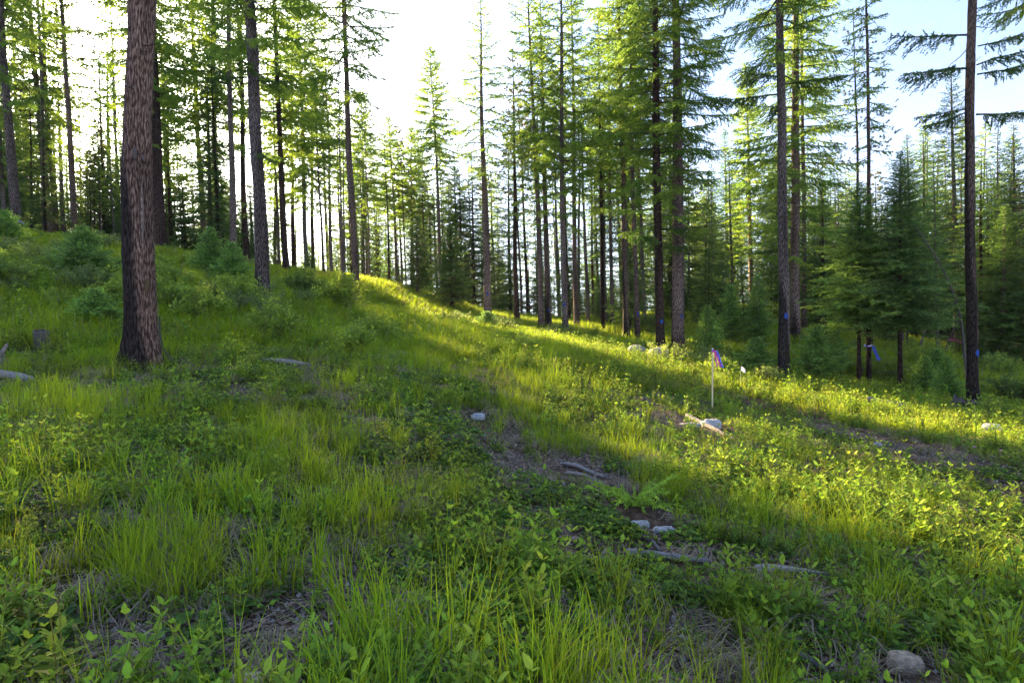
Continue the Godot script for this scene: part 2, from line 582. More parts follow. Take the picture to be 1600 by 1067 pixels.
func fir_bough(lf: Sheet, wd: Sheet, at: Vector3, az: float, L: float, rise: float, u: float, col: Color, tip: Color, bark: Color, sag := 0.3) -> void:
	var out := Vector3(cos(az), 0, sin(az))
	var side := Vector3(-sin(az), 0, cos(az))
	var pts := PackedVector3Array()
	var rad := PackedFloat32Array()
	var steps := 5
	for i in steps + 1:
		var t: float = float(i) / steps
		pts.append(at + out * (L * t) + Vector3.UP * (L * (rise * t - sag * t * t + 0.6 * sag * t * t * t)))
		rad.append(lerpf(0.005 + 0.007 * L, 0.002, t))
	wd.tube(pts, rad, 3, bark)
	var n: int = maxi(4, int(L / (u * 0.6)))
	for i in n:
		var t: float = 0.08 + 0.92 * (i + rng.randf() * 0.7) / n
		var f: float = t * steps
		var k: int = mini(int(f), steps - 1)
		var p: Vector3 = pts[k].lerp(pts[k + 1], f - k)
		var ax: Vector3 = (pts[k + 1] - pts[k]).normalized()
		var sg: float = 1.0 if i % 2 == 0 else -1.0
		var l: float = (u + 0.34 * L * (1.0 - t * 0.85)) * rr(0.6, 1.1)
		var d: Vector3 = (side * sg * rr(0.7, 1.0) + ax * rr(0.45, 0.9) + Vector3.DOWN * rr(-0.3, 0.5)).normalized()
		var nn: int = maxi(2, int(l / (u * 0.34)))
		var k0: float = rr(0.75, 1.2)
		for q in nn:
			var s: float = (q + rng.randf()) / nn
			var b: Vector3 = p + d * l * s
			var cross: Vector3 = d.cross(Vector3.UP + rdir() * 0.9).normalized() * (1.0 if q % 2 else -1.0)
			var o: Vector3 = (d * 0.7 + cross * rr(0.4, 1.0) + Vector3.UP * rr(-0.15, 0.3)).normalized()
			var w: Vector3 = d * (u * 0.3)
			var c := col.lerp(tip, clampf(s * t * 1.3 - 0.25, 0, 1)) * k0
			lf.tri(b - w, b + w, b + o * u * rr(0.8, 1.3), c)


func fir_crown(H: float, cb: float, L: float, u: float, r0: float, sd: int, dens := 1.0, dark := 0.0, sag := 0.3, lift := 0.0, bright := 1.0) -> ArrayMesh:
	rng.seed = sd * 6151 + 5
	var lf := Sheet.new()
	var wd := Sheet.new()
	var y := cb
	var az: float = rr(0, TAU)
	var bark := Color(0.07, 0.06, 0.05)
	var lump: float = rr(0, 50)
	while y < H - u:
		var t: float = (y - cb) / maxf(H - cb, 0.1)
		var l: float = L * (pow(1.0 - t, 0.85) * (0.72 + 0.28 * smoothstep(0.0, 0.2, t)) + 0.03) * rr(0.5, 1.2) * (1.0 + 0.3 * noise.get_noise_2d(y * 30.0, lump * 9.0 + az * 4.0))
		var rise: float = lerpf(-0.05, 0.7, t * t) + rr(-0.12, 0.12) + lift
		az += 2.399 + rr(-0.4, 0.4)
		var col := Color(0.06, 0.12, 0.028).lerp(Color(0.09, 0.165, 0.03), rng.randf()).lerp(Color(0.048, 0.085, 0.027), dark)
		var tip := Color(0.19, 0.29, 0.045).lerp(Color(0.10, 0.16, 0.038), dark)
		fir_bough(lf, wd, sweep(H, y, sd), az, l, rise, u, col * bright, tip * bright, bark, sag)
		y += H / 44.0 * rr(0.08, 0.30) / dens * clampf(u / 0.08, 0.6, 1.4)
	fir_bough(lf, wd, sweep(H, H - 4 * u, sd), 0, u, 3.0, u, Color(0.06, 0.09, 0.026), Color(0.1, 0.14, 0.03), bark, 0.0)
	y = maxf(0.5, cb * 0.3)
	while y < cb:
		az += 2.1 + rr(0, 1)
		dead_limb(wd, sweep(H, y, sd), az, rr(0.3, 0.9) * minf(1.0, L * 0.5), Color(0.09, 0.08, 0.07))
		y += rr(0.12, 0.4)
	var m := lf.mesh()
	return wd.mesh(m)


func pine_crown(H: float, cb: float, L: float, u: float, r0: float, sd: int) -> ArrayMesh:
	rng.seed = sd * 4801 + 3
	var lf := Sheet.new()
	var wd := Sheet.new()
	var y := cb * 0.75
	var az: float = rr(0, TAU)
	var bark := Color(0.085, 0.065, 0.05)
	while y < H:
		var t: float = clampf((y - cb) / maxf(H - cb, 0.1), 0.0, 1.0)
		var l: float = L * (pow(1.0 - t, 0.7) * 0.9 + 0.1) * rr(0.55, 1.15)
		az += 2.399 + rr(-0.6, 0.6)
		var out := Vector3(cos(az), 0, sin(az))
		var side := Vector3(-sin(az), 0, cos(az))
		var pts := PackedVector3Array()
		var rad := PackedFloat32Array()
		var rise: float = lerpf(-0.05, 0.6, t)
		for i in 6:
			var s: float = i / 5.0
			pts.append(sweep(H, y, sd) + out * l * s + side * rr(-0.05, 0.05) * l + Vector3.UP * l * (rise * s - 0.2 * s + 0.5 * s * s))
			rad.append(lerpf(0.008 + 0.008 * l, 0.004, s))
		wd.tube(pts, rad, 3, bark)
		var live: bool = y > cb
		for i in maxi(4, int(l * 7)):
			var s: float = rr(0.35, 1.0)
			var f := s * 5
			var k: int = mini(int(f), 4)
			var p: Vector3 = pts[k].lerp(pts[k + 1], f - k)
			var d: Vector3 = (side * (1 if i % 2 else -1) * rr(0.3, 1.0) + out * rr(0.4, 0.9) + Vector3.UP * rr(0.0, 0.7)).normalized()
			var ll: float = rr(0.15, 0.4) * l
			wd.tri(p - out * 0.007, p + out * 0.007, p + d * ll, bark)
			if live:
				var cc := Color(0.07, 0.085, 0.028).lerp(Color(0.11, 0.11, 0.03), rng.randf())
				for q in 22:
					var e: Vector3 = p + d * ll * rr(0.75, 1.05)
					var o: Vector3 = (rdir() * 0.9 + d * 0.7).normalized()
					var w: Vector3 = o.cross(rdir()).normalized() * u * 0.17
					lf.tri(e - w, e + w, e + o * u * rr(1.0, 1.7), cc * rr(0.8, 1.2))
		y += rr(0.08, 0.34)
	var m := lf.mesh()
	return wd.mesh(m)


# kind, x, z, diameter, height, foot of crown, reach of limbs, label
const TREES := [
	["larch", -5.96, -9.50, 0.47, 27.0, 9.0, 2.4, "massive charred larch trunk with reddish bark and a torn scar"],
	["larch", -7.13, -17.00, 0.37, 25.0, 6.5, 2.4, "straight brown larch trunk second largest on the left slope, low green limb near top"],
	["larch", -7.32, -28.00, 0.33, 23.0, 9.2, 2.9, "bare grey trunk with long drooping limbs beside the sunlit bank"],
	["larch", -12.10, -32.00, 0.31, 24.0, 5.9, 2.8, "pale grey trunk just right of the second largest trunk on the left slope"],
	["larch", -20.71, -25.00, 0.35, 24.0, 5.2, 2.3, "grey trunk at the left edge wearing a blue ribbon at its foot"],
	["pine", -25.57, -35.00, 0.34, 22.0, 10.6, 1.9, "thin bare pine with wispy dead limbs between the left edge trees and the charred larch"],
	["larch", -27.85, -36.00, 0.39, 24.0, 5.5, 3.1, "dark curved trunk just right of the ribboned trunk at the left edge"],
	["pine", -31.50, -42.00, 0.36, 14.9, 10.0, 1.8, "slim dark stem close beside the wispy bare pine"],
	["larch", -17.43, -30.00, 0.29, 24.0, 6.3, 2.8, "thin dark trunk half hidden behind the right side of the charred larch"],
	["larch", -19.52, -38.00, 0.33, 25.0, 6.0, 3.3, "left one of two slender trunks between the two largest left trunks"],
	["larch", -17.61, -36.00, 0.35, 25.0, 6.6, 3.3, "right one of two slender trunks between the two largest left trunks"],
	["larch", -5.59, -48.00, 0.31, 20.4, 10.0, 2.3, "narrow spired larch standing alone against white sky above the sunlit bank"],
	["larch", -1.25, -31.00, 0.37, 16.9, 7.3, 1.7, "tall pointed larch with bare straight bole and blue mark at the end of the bank"],
	["pine", 0.32, -34.00, 0.29, 15.6, 6.2, 1.3, "dark thin pine just right of the pointed larch with the blue mark"],
	["larch", 1.46, -29.00, 0.28, 18.0, 5.7, 1.9, "left stem of the close pair of larches in the middle of the wood"],
	["larch", 1.83, -29.50, 0.29, 16.8, 6.8, 1.8, "right stem of the close pair of larches in the middle of the wood"],
	["larch", 2.46, -27.00, 0.29, 17.8, 5.2, 2.2, "dark larch with blue mark at its foot right of the close pair"],
	["larch", 3.43, -31.00, 0.27, 18.0, 7.2, 1.8, "slim leaning larch right behind the blue marked dark larch"],
	["larch", 4.65, -30.00, 0.19, 16.2, 6.3, 1.5, "thin black stem alone in a gap of the middle wood"],
	["larch", 5.45, -32.00, 0.21, 18.0, 7.6, 1.6, "thin brown stem next right of the thin black stem"],
	["larch", 5.23, -27.00, 0.29, 23.0, 6.1, 2.2, "tall brown larch with shaggy dead twigs and sunny crown"],
	["larch", 5.54, -26.00, 0.23, 21.0, 5.8, 1.7, "dark larch between the shaggy brown larch and the thick reddish pair"],
	["larch", 6.79, -30.00, 0.19, 19.0, 7.5, 1.6, "thin grey stem behind the dark larch beside the thick reddish pair"],
	["larch", 5.54, -22.00, 0.33, 25.0, 4.3, 2.3, "reddish front trunk of the thick pair with blue mark near the stake"],
	["larch", 6.35, -22.60, 0.44, 26.0, 5.5, 2.2, "stout furrowed rear trunk of the thick pair near the stake"],
	["larch", 8.27, -18.00, 0.31, 25.0, 9.2, 2.3, "straight dark larch in the clearing with a blue mark on its lower trunk"],
	["larch", 11.99, -25.00, 0.38, 24.0, 3.4, 2.3, "mossy grey larch right behind the straight dark larch of the clearing"],
	["larch", 14.85, -30.00, 0.23, 22.0, 6.9, 1.9, "thin brown larch right of the mossy grey larch"],
	["pine", 16.67, -28.00, 0.18, 15.7, 8.1, 1.8, "airy pine with upswept tufted limbs above the dark firs"],
	["larch", 12.11, -15.50, 0.27, 21.0, 11.5, 2.0, "lone black trunk with three low spreading limbs near the charred stump"],
	["larch", 13.97, -15.00, 0.26, 21.0, 8.9, 2.2, "trunk beyond the edge whose low limbs reach in at the right"],
	["fir", 26.41, -35.00, 0.38, 16.5, 2.3, 2.5, "golden dense fir behind the lone black trunk"],
	["fir", 28.30, -33.00, 0.32, 13.3, 2.0, 2.2, "bushy dark fir at the right edge"],
	["fir", 25.92, -38.00, 0.33, 13.3, 2.5, 2.1, "short fir filling the gap between the airy pine and the golden fir"],
	["dfir", 11.16, -19.00, 0.14, 6.5, 1.9, 1.8, "drooping fir with bare lower stem and yellow green sprays left of the black stem"],
	["dfir", 11.82, -18.00, 0.16, 7.3, 1.9, 1.9, "darkest dense fir with bare grey lower stem right of the black stem"],
	["larch", 11.47, -19.00, 0.16, 17.0, 7.2, 0.8, "thin black stem wearing a blue ribbon between the two dark firs"],
	["fir", 21.54, -26.00, 0.25, 7.2, 0.7, 1.4, "broad dark fir filling the right edge below the bushy fir"],
	["fir", 16.80, -32.00, 0.24, 8.3, 0.7, 1.7, "yellow green fir right of the thin brown larch"],
	["larch", 18.70, -46.00, 0.35, 19.1, 4.0, 2.2, "bright narrow larch with pointed top rising in the open sky gap"],
	["fir", 18.32, -50.00, 0.32, 15.3, 3.8, 1.8, "slender pointed grey fir left of the bright narrow larch"],
	["fir", 13.52, -40.00, 0.30, 9.8, 0.5, 1.6, "compact fir right of the thick reddish pair"],
	["fir", -6.44, -41.00, 0.27, 5.5, 0.5, 1.2, "dark blue green fir left of two on the crest of the sunlit bank"],
	["fir", -3.72, -37.00, 0.28, 5.4, 0.6, 1.5, "broad dark fir right of two on the crest of the sunlit bank"],
	["fir", -30.28, -45.00, 0.39, 10.8, 1.7, 2.9, "broad dense fir silhouetted by the sun left of the charred larch"],
	["fir", -36.66, -45.00, 0.34, 7.7, 1.7, 2.4, "dusky fir behind the ribboned trunk at the left edge"],
	["fir", -22.94, -42.00, 0.32, 7.4, 1.1, 2.0, "dark fir behind the two slender trunks of the left slope"],
	["fir", -19.52, -45.00, 0.34, 7.7, 1.0, 1.9, "dark fir peeping out left of the second largest trunk"],
	["fir", 3.53, -36.00, 0.19, 6.6, 0.8, 1.0, "small deep green fir among the stems of the middle wood"],
	["larch", -13.71, -40.00, 0.30, 20.8, 4.7, 3.1, "slim larch between the pale grey trunk and the bare grey trunk"],
	["larch", -12.51, -52.00, 0.34, 18.0, 7.8, 2.5, "sunlit larch with a rounded tip right behind the bare grey trunk"],
	["larch", -10.25, -54.00, 0.35, 16.6, 6.8, 2.3, "pointed larch next left of the narrow spired larch"],
	["larch", -9.24, -56.00, 0.36, 16.8, 6.6, 2.3, "short topped larch crowding the narrow spired larch on its left"],
	["larch", -4.49, -50.00, 0.27, 11.8, 6.4, 1.8, "low larch in the gap right of the narrow spired larch"],
]
var trees_at := []       # x, z, radius kept clear
var tops := {}
var feet := {}
var rays := []


func bark_for(kind: String, i: int) -> Material:
	return M.bark_dark if kind == "dfir" or i % 5 == 3 else (M.bark_grey if kind == "fir" or i % 3 == 1 else M.bark)


func make_trees() -> void:
	for i in TREES.size():
		var t: Array = TREES[i]
		var kind: String = t[0]
		var x: float = t[1]
		var z: float = t[2]
		var D := -z
		var r: float = t[3] * 0.5
		var H: float = t[4]
		var o := thing({"larch": "larch_tree", "pine": "pine_tree", "fir": "fir_tree", "dfir": "fir_tree"}[kind], t[7], "tree", on(x, z))
		rng.seed = 1000 + i
		o.rotation = Vector3(rr(-0.02, 0.02), 0, rr(-0.012, 0.022))
		var near: bool = D < 29
		var u: float = clampf(D * 0.0030, 0.05, 0.16)
		var char: float = [2.6, 1.2, 0.6, 0.0, 1.0][i % 5] if kind == "larch" else 0.0
		if i == 0:
			char = 3.0
		if i == 29 or i == 36 or i == 18:
			char = 5.0
		var tone := Color(0.35, 0.30, 0.29) * rr(0.75, 1.2)
		if i == 0:
			tone = Color(0.39, 0.295, 0.26)
		if kind == "fir":
			tone = Color(0.34, 0.31, 0.29)
		var segs: int = 72 if i == 0 else (28 if near else 12)
		var rings: int = 300 if i == 0 else (120 if near else 26)
		var flare: float = 0.55 if i == 0 else rr(0.25, 0.45)
		part("trunk", trunk_mesh(H, (r - (0.035 if i == 0 else (0.012 if near else 0.0))) / 0.94, flare, segs, rings, 0.034 if i == 0 else (0.024 * minf(1.0, r / 0.16) if near else 0.006), char, tone, i + 1), bark_for(kind, i), o)
		var cm: ArrayMesh
		var mats: Array
		if kind == "larch":
			cm = larch_crown(H, t[5], t[6], u, r, i + 1, 1.0 if D < 40 else 1.5)
			mats = [M.needle, M.twig]
		elif kind == "pine":
			cm = pine_crown(H, t[5], t[6], maxf(u, 0.07), r, i + 1)
			mats = [M.fir, M.twig]
		else:
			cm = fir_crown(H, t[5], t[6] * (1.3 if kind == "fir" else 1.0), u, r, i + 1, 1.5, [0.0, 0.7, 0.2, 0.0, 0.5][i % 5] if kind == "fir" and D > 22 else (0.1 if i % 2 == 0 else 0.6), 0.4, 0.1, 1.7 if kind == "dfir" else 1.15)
			mats = [M.fir, M.twig]
		part("crown", cm, mats, o)
		trees_at.append(Vector3(x, z, 0.9))
		tops[trees_at[-1]] = gy(x, z) + H
		feet[trees_at[-1]] = gy(x, z) + t[5]
		if i == 0:
			charred_details(o, r - 0.035, H)
		elif i == 29:
			low_limbs(o, [[9.6, PI, 1.9, 0.05], [9.3, 0.3, 0.9, 0.1], [8.75, PI - 0.2, 2.0, 0.0], [8.6, 0.1, 1.2, 0.15], [8.8, 1.4, 1.3, 0.0], [7.75, PI + 0.3, 1.1, 0.0], [7.6, -0.15, 1.7, 0.05], [7.7, 4.5, 1.2, 0.0]])
		elif i == 1:
			low_limbs(o, [[6.3, PI - 0.2, 1.1, 0.0], [6.2, 0.1, 1.2, -0.1], [6.35, 1.3, 1.0, 0.0], [4.2, 0.6, 0.8, -0.5]])
		elif i == 25:
			low_limbs(o, [[8.9, 0.1, 1.8, 0.15], [8.6, PI - 0.1, 2.0, -0.1], [9.1, 2.6, 1.8, -0.1], [8.4, 5.0, 1.2, 0.1]])
		elif i == 23:
			low_limbs(o, [[3.9, 1.1, 1.3, 0.0], [4.2, 2.2, 1.2, 0.05], [4.6, 0.4, 1.4, 0.0]])
		# survey paint on the bole
		var paint = {12: 1.6, 15: 1.0, 16: 1.5, 23: 1.2, 24: 1.4, 25: 1.9, 29: 1.45, 21: 1.3}.get(i)
		if paint != null:
			paint_mark(o, r, paint, i, H)
		if i == 4 or i == 36:
			ribbon_band(o, r * (1.25 if i == 4 else 1.08), 0.6 if i == 4 else 1.25, i)


func low_limbs(o: Node3D, list: Array) -> void:
	for a in list:
		var lf := Sheet.new()
		var wd := Sheet.new()
		larch_bough(lf, wd, Vector3(cos(a[1]), 0, sin(a[1])) * 0.12 + Vector3.UP * a[0], a[1], a[2], a[3], 0.052, Color(0.075, 0.13, 0.03), Color(0.05, 0.042, 0.038), 1.35)
		part("limb", wd.mesh(lf.mesh()), [M.needle, M.twig], o)


func paint_mark(o: Node3D, r: float, h: float, sd: int, H: float) -> void:
	# a hand-sized ragged dab of paint, a thin skin over the bark on the side towards the clearing
	var s := Sheet.new()
	rng.seed = 500 + sd
	var a0: float = PI * 0.5 + rr(-0.4, 0.2)
	var c := sweep(H, h, sd + 1)
	var rr0: float = r * (pow(1.0 - h / H, 0.8) + 0.06) + 0.028
	var n := 7
	var last: Array = []
	for j in 9:
		var row: Array = []
		var wide: float = 0.085 * sin(PI * (j + 0.7) / 9.6) * rr(0.45, 1.25) + 0.015
		for i in n:
			var a: float = a0 + (i / float(n - 1) - 0.5) * wide / r + rr(-0.03, 0.03)
			row.append(Vector3(c.x + cos(a) * rr0, h - 0.09 + j * 0.022 + rr(-0.008, 0.008), c.z + sin(a) * rr0))
		if j:
			for i in n - 1:
				s.quad(last[i], last[i + 1], row[i + 1], row[i], Color.WHITE)
		last = row
	part("paint_mark", s.mesh(), M.paint, o)


func ribbon_band(o: Node3D, r: float, h: float, sd: int) -> void:
	var s := Sheet.new()
	rng.seed = 800 + sd
	var n := 20
	for i in n:
		var a: float = TAU * i / n
		var b: float = TAU * (i + 1) / n
		var rr0 := r + 0.03
		var y := h + 0.02 * sin(a * 2.0)
		var y2 := h + 0.02 * sin(b * 2.0)
		s.quad(Vector3(cos(a) * rr0, y, sin(a) * rr0), Vector3(cos(b) * rr0, y2, sin(b) * rr0), Vector3(cos(b) * rr0, y2 + 0.05, sin(b) * rr0), Vector3(cos(a) * rr0, y + 0.05, sin(a) * rr0), Color.WHITE)
	for k in 2:       # two loose ends
		var p := Vector3(r * 0.5 + 0.05 * k, h, r + 0.03)
		for q in 5:
			var p2 := p + Vector3(rr(0.0, 0.05), -0.09, rr(-0.01, 0.03))
			s.quad(p, p + Vector3(0.045, 0.01, 0), p2 + Vector3(0.045, 0.01, 0.01), p2, Color.WHITE)
			p = p2
	part("ribbon", s.mesh(), M.blue_ribbon, o)


func charred_details(o: Node3D, r: float, H: float) -> void:
	# the torn pale scar with its resin lump, on the right of the bole, and a few bark plates standing off
	rng.seed = 77
	var s := Sheet.new()
	var last: Array = []
	for j in 34:
		var y: float = 1.25 + j * 0.055
		var c := sweep(H, y, 1)
		var rad: float = r * (pow(1.0 - y / H, 0.8) + 0.06) * (1 + 0.42 * exp(-y / 0.4)) + 0.012
		var wide: float = (0.036 + 0.03 * noise.get_noise_1d(y * 90.0)) * minf(1.0, (j + 1) * 0.2) * minf(1.0, (34 - j) * 0.14)
		var mid: float = 0.72 + 0.10 * noise.get_noise_1d(y * 25.0 + 90.0)
		var row: Array = []
		for i in 5:
			var a: float = mid + (i / 4.0 - 0.5) * wide / r
			var rd: float = rad + rr(-0.006, 0.008)
			row.append(Vector3(c.x + cos(a) * rd, y, c.z + sin(a) * rd))
		if j:
			for i in 4:
				s.quad(last[i], last[i + 1], row[i + 1], row[i], Color(0.19, 0.135, 0.11) * rr(0.4, 1.3))
		last = row
	part("scar", s.mesh(), M.twig, o)
	var lump := rock_mesh(Vector3(0.045, 0.10, 0.035), 4, Color(0.13, 0.075, 0.03), 0.6)
	var p := part("burl", lump, M.stone, o)
	p.position = Vector3(cos(0.6) * r * 1.13, 1.28, sin(0.6) * r * 1.13)
	for k in 46:
		var y: float = rr(0.4, 5.2)
		var a: float = rr(-0.3, PI + 0.3)
		var c := sweep(H, y, 1)
		var rad: float = r * (pow(1.0 - y / H, 0.8) + 0.06) * (1 + 0.42 * exp(-y / 0.4)) - 0.012
		var h: float = rr(0.08, 0.24)
		var w: float = rr(0.02, 0.045)
		var b := Sheet.new()
		var out := Vector3(cos(a), 0, sin(a))
		var sd := Vector3(-sin(a), 0, cos(a))
		var q: Array = [sd * -w * 0.4 - Vector3.UP * h * 0.5, sd * w * 0.6 - Vector3.UP * h * 0.42, sd * w + Vector3.UP * h * 0.1, sd * w * 0.3 + Vector3.UP * h * 0.5, sd * -w + Vector3.UP * h * 0.3]
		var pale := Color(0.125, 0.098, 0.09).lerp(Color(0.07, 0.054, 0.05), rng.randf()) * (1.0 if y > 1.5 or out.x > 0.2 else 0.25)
		for e in 5:
			var e2: int = (e + 1) % 5
			b.tri(out * 0.014, q[e] + out * 0.006, q[e2] + out * 0.006, pale)
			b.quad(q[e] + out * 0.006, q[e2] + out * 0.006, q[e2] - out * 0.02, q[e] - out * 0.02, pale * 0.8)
		var bp := part("bark_plate", b.mesh(), M.twig, o)
		bp.position = c + Vector3(out.x, 0, out.z) * rad + Vector3.ZERO
	# the dead hanging limb on its right
	var dw := Sheet.new()
	dead_limb(dw, Vector3(r * 0.6, 6.0, 0.05), 0.2, 1.1, Color(0.06, 0.05, 0.045))
	part("dead_limb", dw.mesh(), M.twig, o)
	dw = Sheet.new()
	dead_limb(dw, Vector3(r * 0.6, 5.1, 0.05), 0.5, 0.7, Color(0.06, 0.05, 0.045))
	part("dead_limb", dw.mesh(), M.twig, o)


func blocked(x: float, z: float, foot: float, top: float, rad: float) -> bool:
	for p in rays:
		var dx: float = x - p.x
		var dz: float = z - p.z
		var sx := SUN.x
		var sz := SUN.z
		var k: float = (dx * sx + dz * sz) / (sx * sx + sz * sz)
		if k < 0:
			continue
		var ex: float = dx - sx * k
		var ez: float = dz - sz * k
		var hh: float = p.y + SUN.y * k
		if ex * ex + ez * ez < rad * rad and hh > foot and hh < top:
			return true
	return false


# how high (slope above eye level) the wood stands by direction (sideways over ahead)
const SKYLINE := [[-0.93, 0.55], [-0.87, 0.55], [-0.80, 0.49], [-0.75, 0.42], [-0.73, 0.36], [-0.65, 0.37], [-0.61, 0.54], [-0.32, 0.54], [-0.28, 0.43], [-0.16, 0.36], [-0.07, 0.30], [0.00, 0.42], [0.05, 0.53], [0.28, 0.51], [0.31, 0.27], [0.37, 0.32], [0.41, 0.41], [0.48, 0.37], [0.54, 0.28], [0.67, 0.23], [0.71, 0.36], [0.79, 0.36], [0.87, 0.29], [0.97, 0.33]]


func skyline(way: float) -> float:
	for i in SKYLINE.size() - 1:
		if way <= SKYLINE[i + 1][0]:
			return lerpf(SKYLINE[i][1], SKYLINE[i + 1][1], clampf((way - SKYLINE[i][0]) / (SKYLINE[i + 1][0] - SKYLINE[i][0]), 0, 1))
	return 0.33


const NL := 10
const NF := 6
const NP := 3
const PLACES := [[-0.87, "beyond the trees of the left edge"], [-0.74, "behind the trees of the left edge"], [-0.645, "between the wispy pine and the charred larch"], [-0.51, "right behind the charred larch"], [-0.42, "left of the second largest left trunk"], [-0.345, "right of the second largest left trunk"], [-0.26, "left of the bare grey trunk"], [-0.12, "behind the crest of the sunlit bank"], [-0.04, "around the pointed larch with the blue mark"], [0.065, "behind the close pair of larches"], [0.195, "behind the stems of the middle wood"], [0.30, "behind the thick reddish pair"], [0.46, "left of the dark larch in the clearing"], [0.59, "right of the mossy grey larch"], [0.69, "behind the two dark firs"], [0.785, "left of the lone black trunk"], [0.87, "right of the lone black trunk"], [9.0, "beyond the right edge"]]


func name_of(what: String, way: float, far: float, H: float) -> String:
	var place := ""
	for p in PLACES:
		if way < p[0]:
			place = p[1]
			break
	return ("tall " if H > 18.0 else ("short " if H < 12.0 else "middling ")) + what + (" far " if far > 62.0 else (" standing " if far > 44.0 else " close ")) + place


func make_wood() -> void:
	# the wood behind: a few dozen kinds of crown and stem, each set out many times
	for q in [[-8.13, -38.0], [-5.83, -34.0], [-3.31, -28.0], [-1.68, -26.0], [-4.6, -31.0], [2.95, -21.0], [4.9, -7.2], [4.63, -6.3], [4.1, -5.0], [3.8, -4.3], [18.7, -46.0], [19.1, -42.0], [15.0, -36.0]]:
		rays.append(on(q[0], q[1], 0.3))
	for q in [Vector3(26.4, 7.0, -34.0), Vector3(26.0, 4.5, -33.5), Vector3(28.0, 6.0, -32.5), Vector3(10.9, 3.2, -19.0), Vector3(21.5, 4.0, -25.5)]:      # crowns that the sun reaches
		rays.append(q)
	var stems: Array = []
	var crowns: Array = []
	var lows: Array = []
	for k in NL:
		var low: float = [7.0, 8.5, 6.0, 9.5, 5.5, 7.5, 4.5, 8.0, 6.5, 10.0][k]
		lows.append(low)
		stems.append(trunk_mesh(20.0, 0.13, 0.25, 9, 20, 0.004, 0.0, Color(0.36, 0.31, 0.29), 60 + k))
		crowns.append(larch_crown(20.0, low, [1.7, 1.9, 2.1, 1.6, 2.0, 1.6, 1.85, 1.5, 2.3, 1.7][k], 0.15, 0.13, 60 + k, 0.62))
	for k in NF:
		var low: float = [1.5, 3.5, 2.5, 5.0, 1.0, 4.0][k]
		lows.append(low)
		stems.append(trunk_mesh(16.0, 0.15, 0.25, 9, 16, 0.004, 0.0, Color(0.27, 0.25, 0.23), 80 + k))
		crowns.append(fir_crown(16.0, low, [2.8, 2.2, 3.0, 2.2, 3.3, 1.9][k], 0.15, 0.15, 80 + k, 0.9, [0.0, 0.4, 0.8, 0.2, 0.5, 0.1][k], 0.3, 0.0, 1.2))
	for k in NP:
		lows.append([11.0, 9.5, 12.0][k])
		stems.append(trunk_mesh(18.0, 0.13, 0.2, 9, 18, 0.004, 0.0, Color(0.30, 0.24, 0.21), 90 + k))
		crowns.append(pine_crown(18.0, lows[-1], [1.5, 1.8, 1.3][k], 0.16, 0.13, 90 + k))
	var made: Array = []
	for k in NL + NF + NP:
		made.append(null)
	rng.seed = 4242
	var count := 0
	var tries := 0
	while count < 665 and tries < 17000:
		tries += 1
		var D: float = lerpf(32.0, 95.0, pow(rng.randf(), 1.2))
		var s: float = rr(-1.25, 1.1)
		var sunward: bool = count >= 520
		var k: int = rng.randi_range(0, NL + NF + NP - 1) if rng.randf() < 0.9 else rng.randi_range(NL, NL + NF - 1)
		if sunward:      # thicker towards the sun, and dark firs at the right
			s = rr(-1.0, -0.28) if count < 570 else rr(0.42, 1.05)
			D = lerpf(31.0, 66.0, rng.randf()) if count < 570 else lerpf(25.0, 48.0, rng.randf())
			if count >= 630:
				s = rr(-0.28, 0.0)
				D = lerpf(46.0, 78.0, rng.randf())
			elif count >= 570:
				k = rng.randi_range(NL, NL + NF - 1)
		var x := s * D
		var z := -D
		var turn := rr(0, TAU)
		var g1 := rng.randf()
		var g2 := rng.randf()
		var y := gy(x, z)
		var base_h: float = 20.0 if k < NL else (16.0 if k < NL + NF else 18.0)
		var H: float = lerpf(13.0, 24.0, g1) * (0.75 if k >= NL and k < NL + NF else 1.0)
		var limit: float = D * skyline(clampf(s, -0.93, 0.97)) + 1.6 - y
		if s > -0.93 and s < 0.97:
			H = minf(H, limit * lerpf(0.72, 1.0, g2))
		if sunward and k < NL and s < -0.42:
			H = lerpf(17.0, 27.0, g1)
		if H < 5.0:
			continue
		if x > -9 and x < 3 and z > -44 and z < -20:      # the open bank
			continue
		if x > 12 and x < 24 and z > -50 and z < -30 and rng.randf() < 0.7:
			continue
		var close := false
		for p in trees_at:
			if Vector2(p.x - x, p.y - z).length() < 1.3:
				close = true
				break
		if close:
			continue
		var f := H / base_h
		if blocked(x, z, y + lows[k] * f - 0.4, y + H, 1.6 * f):
			continue
		var o: Node3D
		var label := name_of(["slender larch", "pointed fir", "thin tufted pine"][0 if k < NL else (1 if k < NL + NF else 2)], s, D, H)
		var group := "trees of the wood: " + label
		if made[k] == null:
			o = thing("larch_tree" if k < NL else ("fir_tree" if k < NL + NF else "pine_tree"), label, "tree", Vector3(x, y, z), group)
			part("trunk", stems[k], M.bark_grey if k % 2 else M.bark_dark, o)
			part("crown", crowns[k], [M.needle if k < NL else M.fir, M.twig], o)
			made[k] = o
		else:
			o = made[k].duplicate()
			o.name = numbered("larch_tree" if k < NL else ("fir_tree" if k < NL + NF else "pine_tree"))
			add_child(o, true)
			tag(o, label, "tree", group)
			o.position = Vector3(x, y, z)
		o.rotation = Vector3(rr(-0.025, 0.025), turn, rr(-0.025, 0.025))
		var stout := rr(0.85, 1.3)
		o.scale = Vector3(f * stout, f, f * stout)
		trees_at.append(Vector3(x, z, 1.0))
		tops[trees_at[-1]] = y + H
		feet[trees_at[-1]] = y + lows[k] * f
		count += 1
	print("wood: ", count, " of ", tries)
	# the stems whose crowns keep the evening sun off most of the clearing
	var added := 0
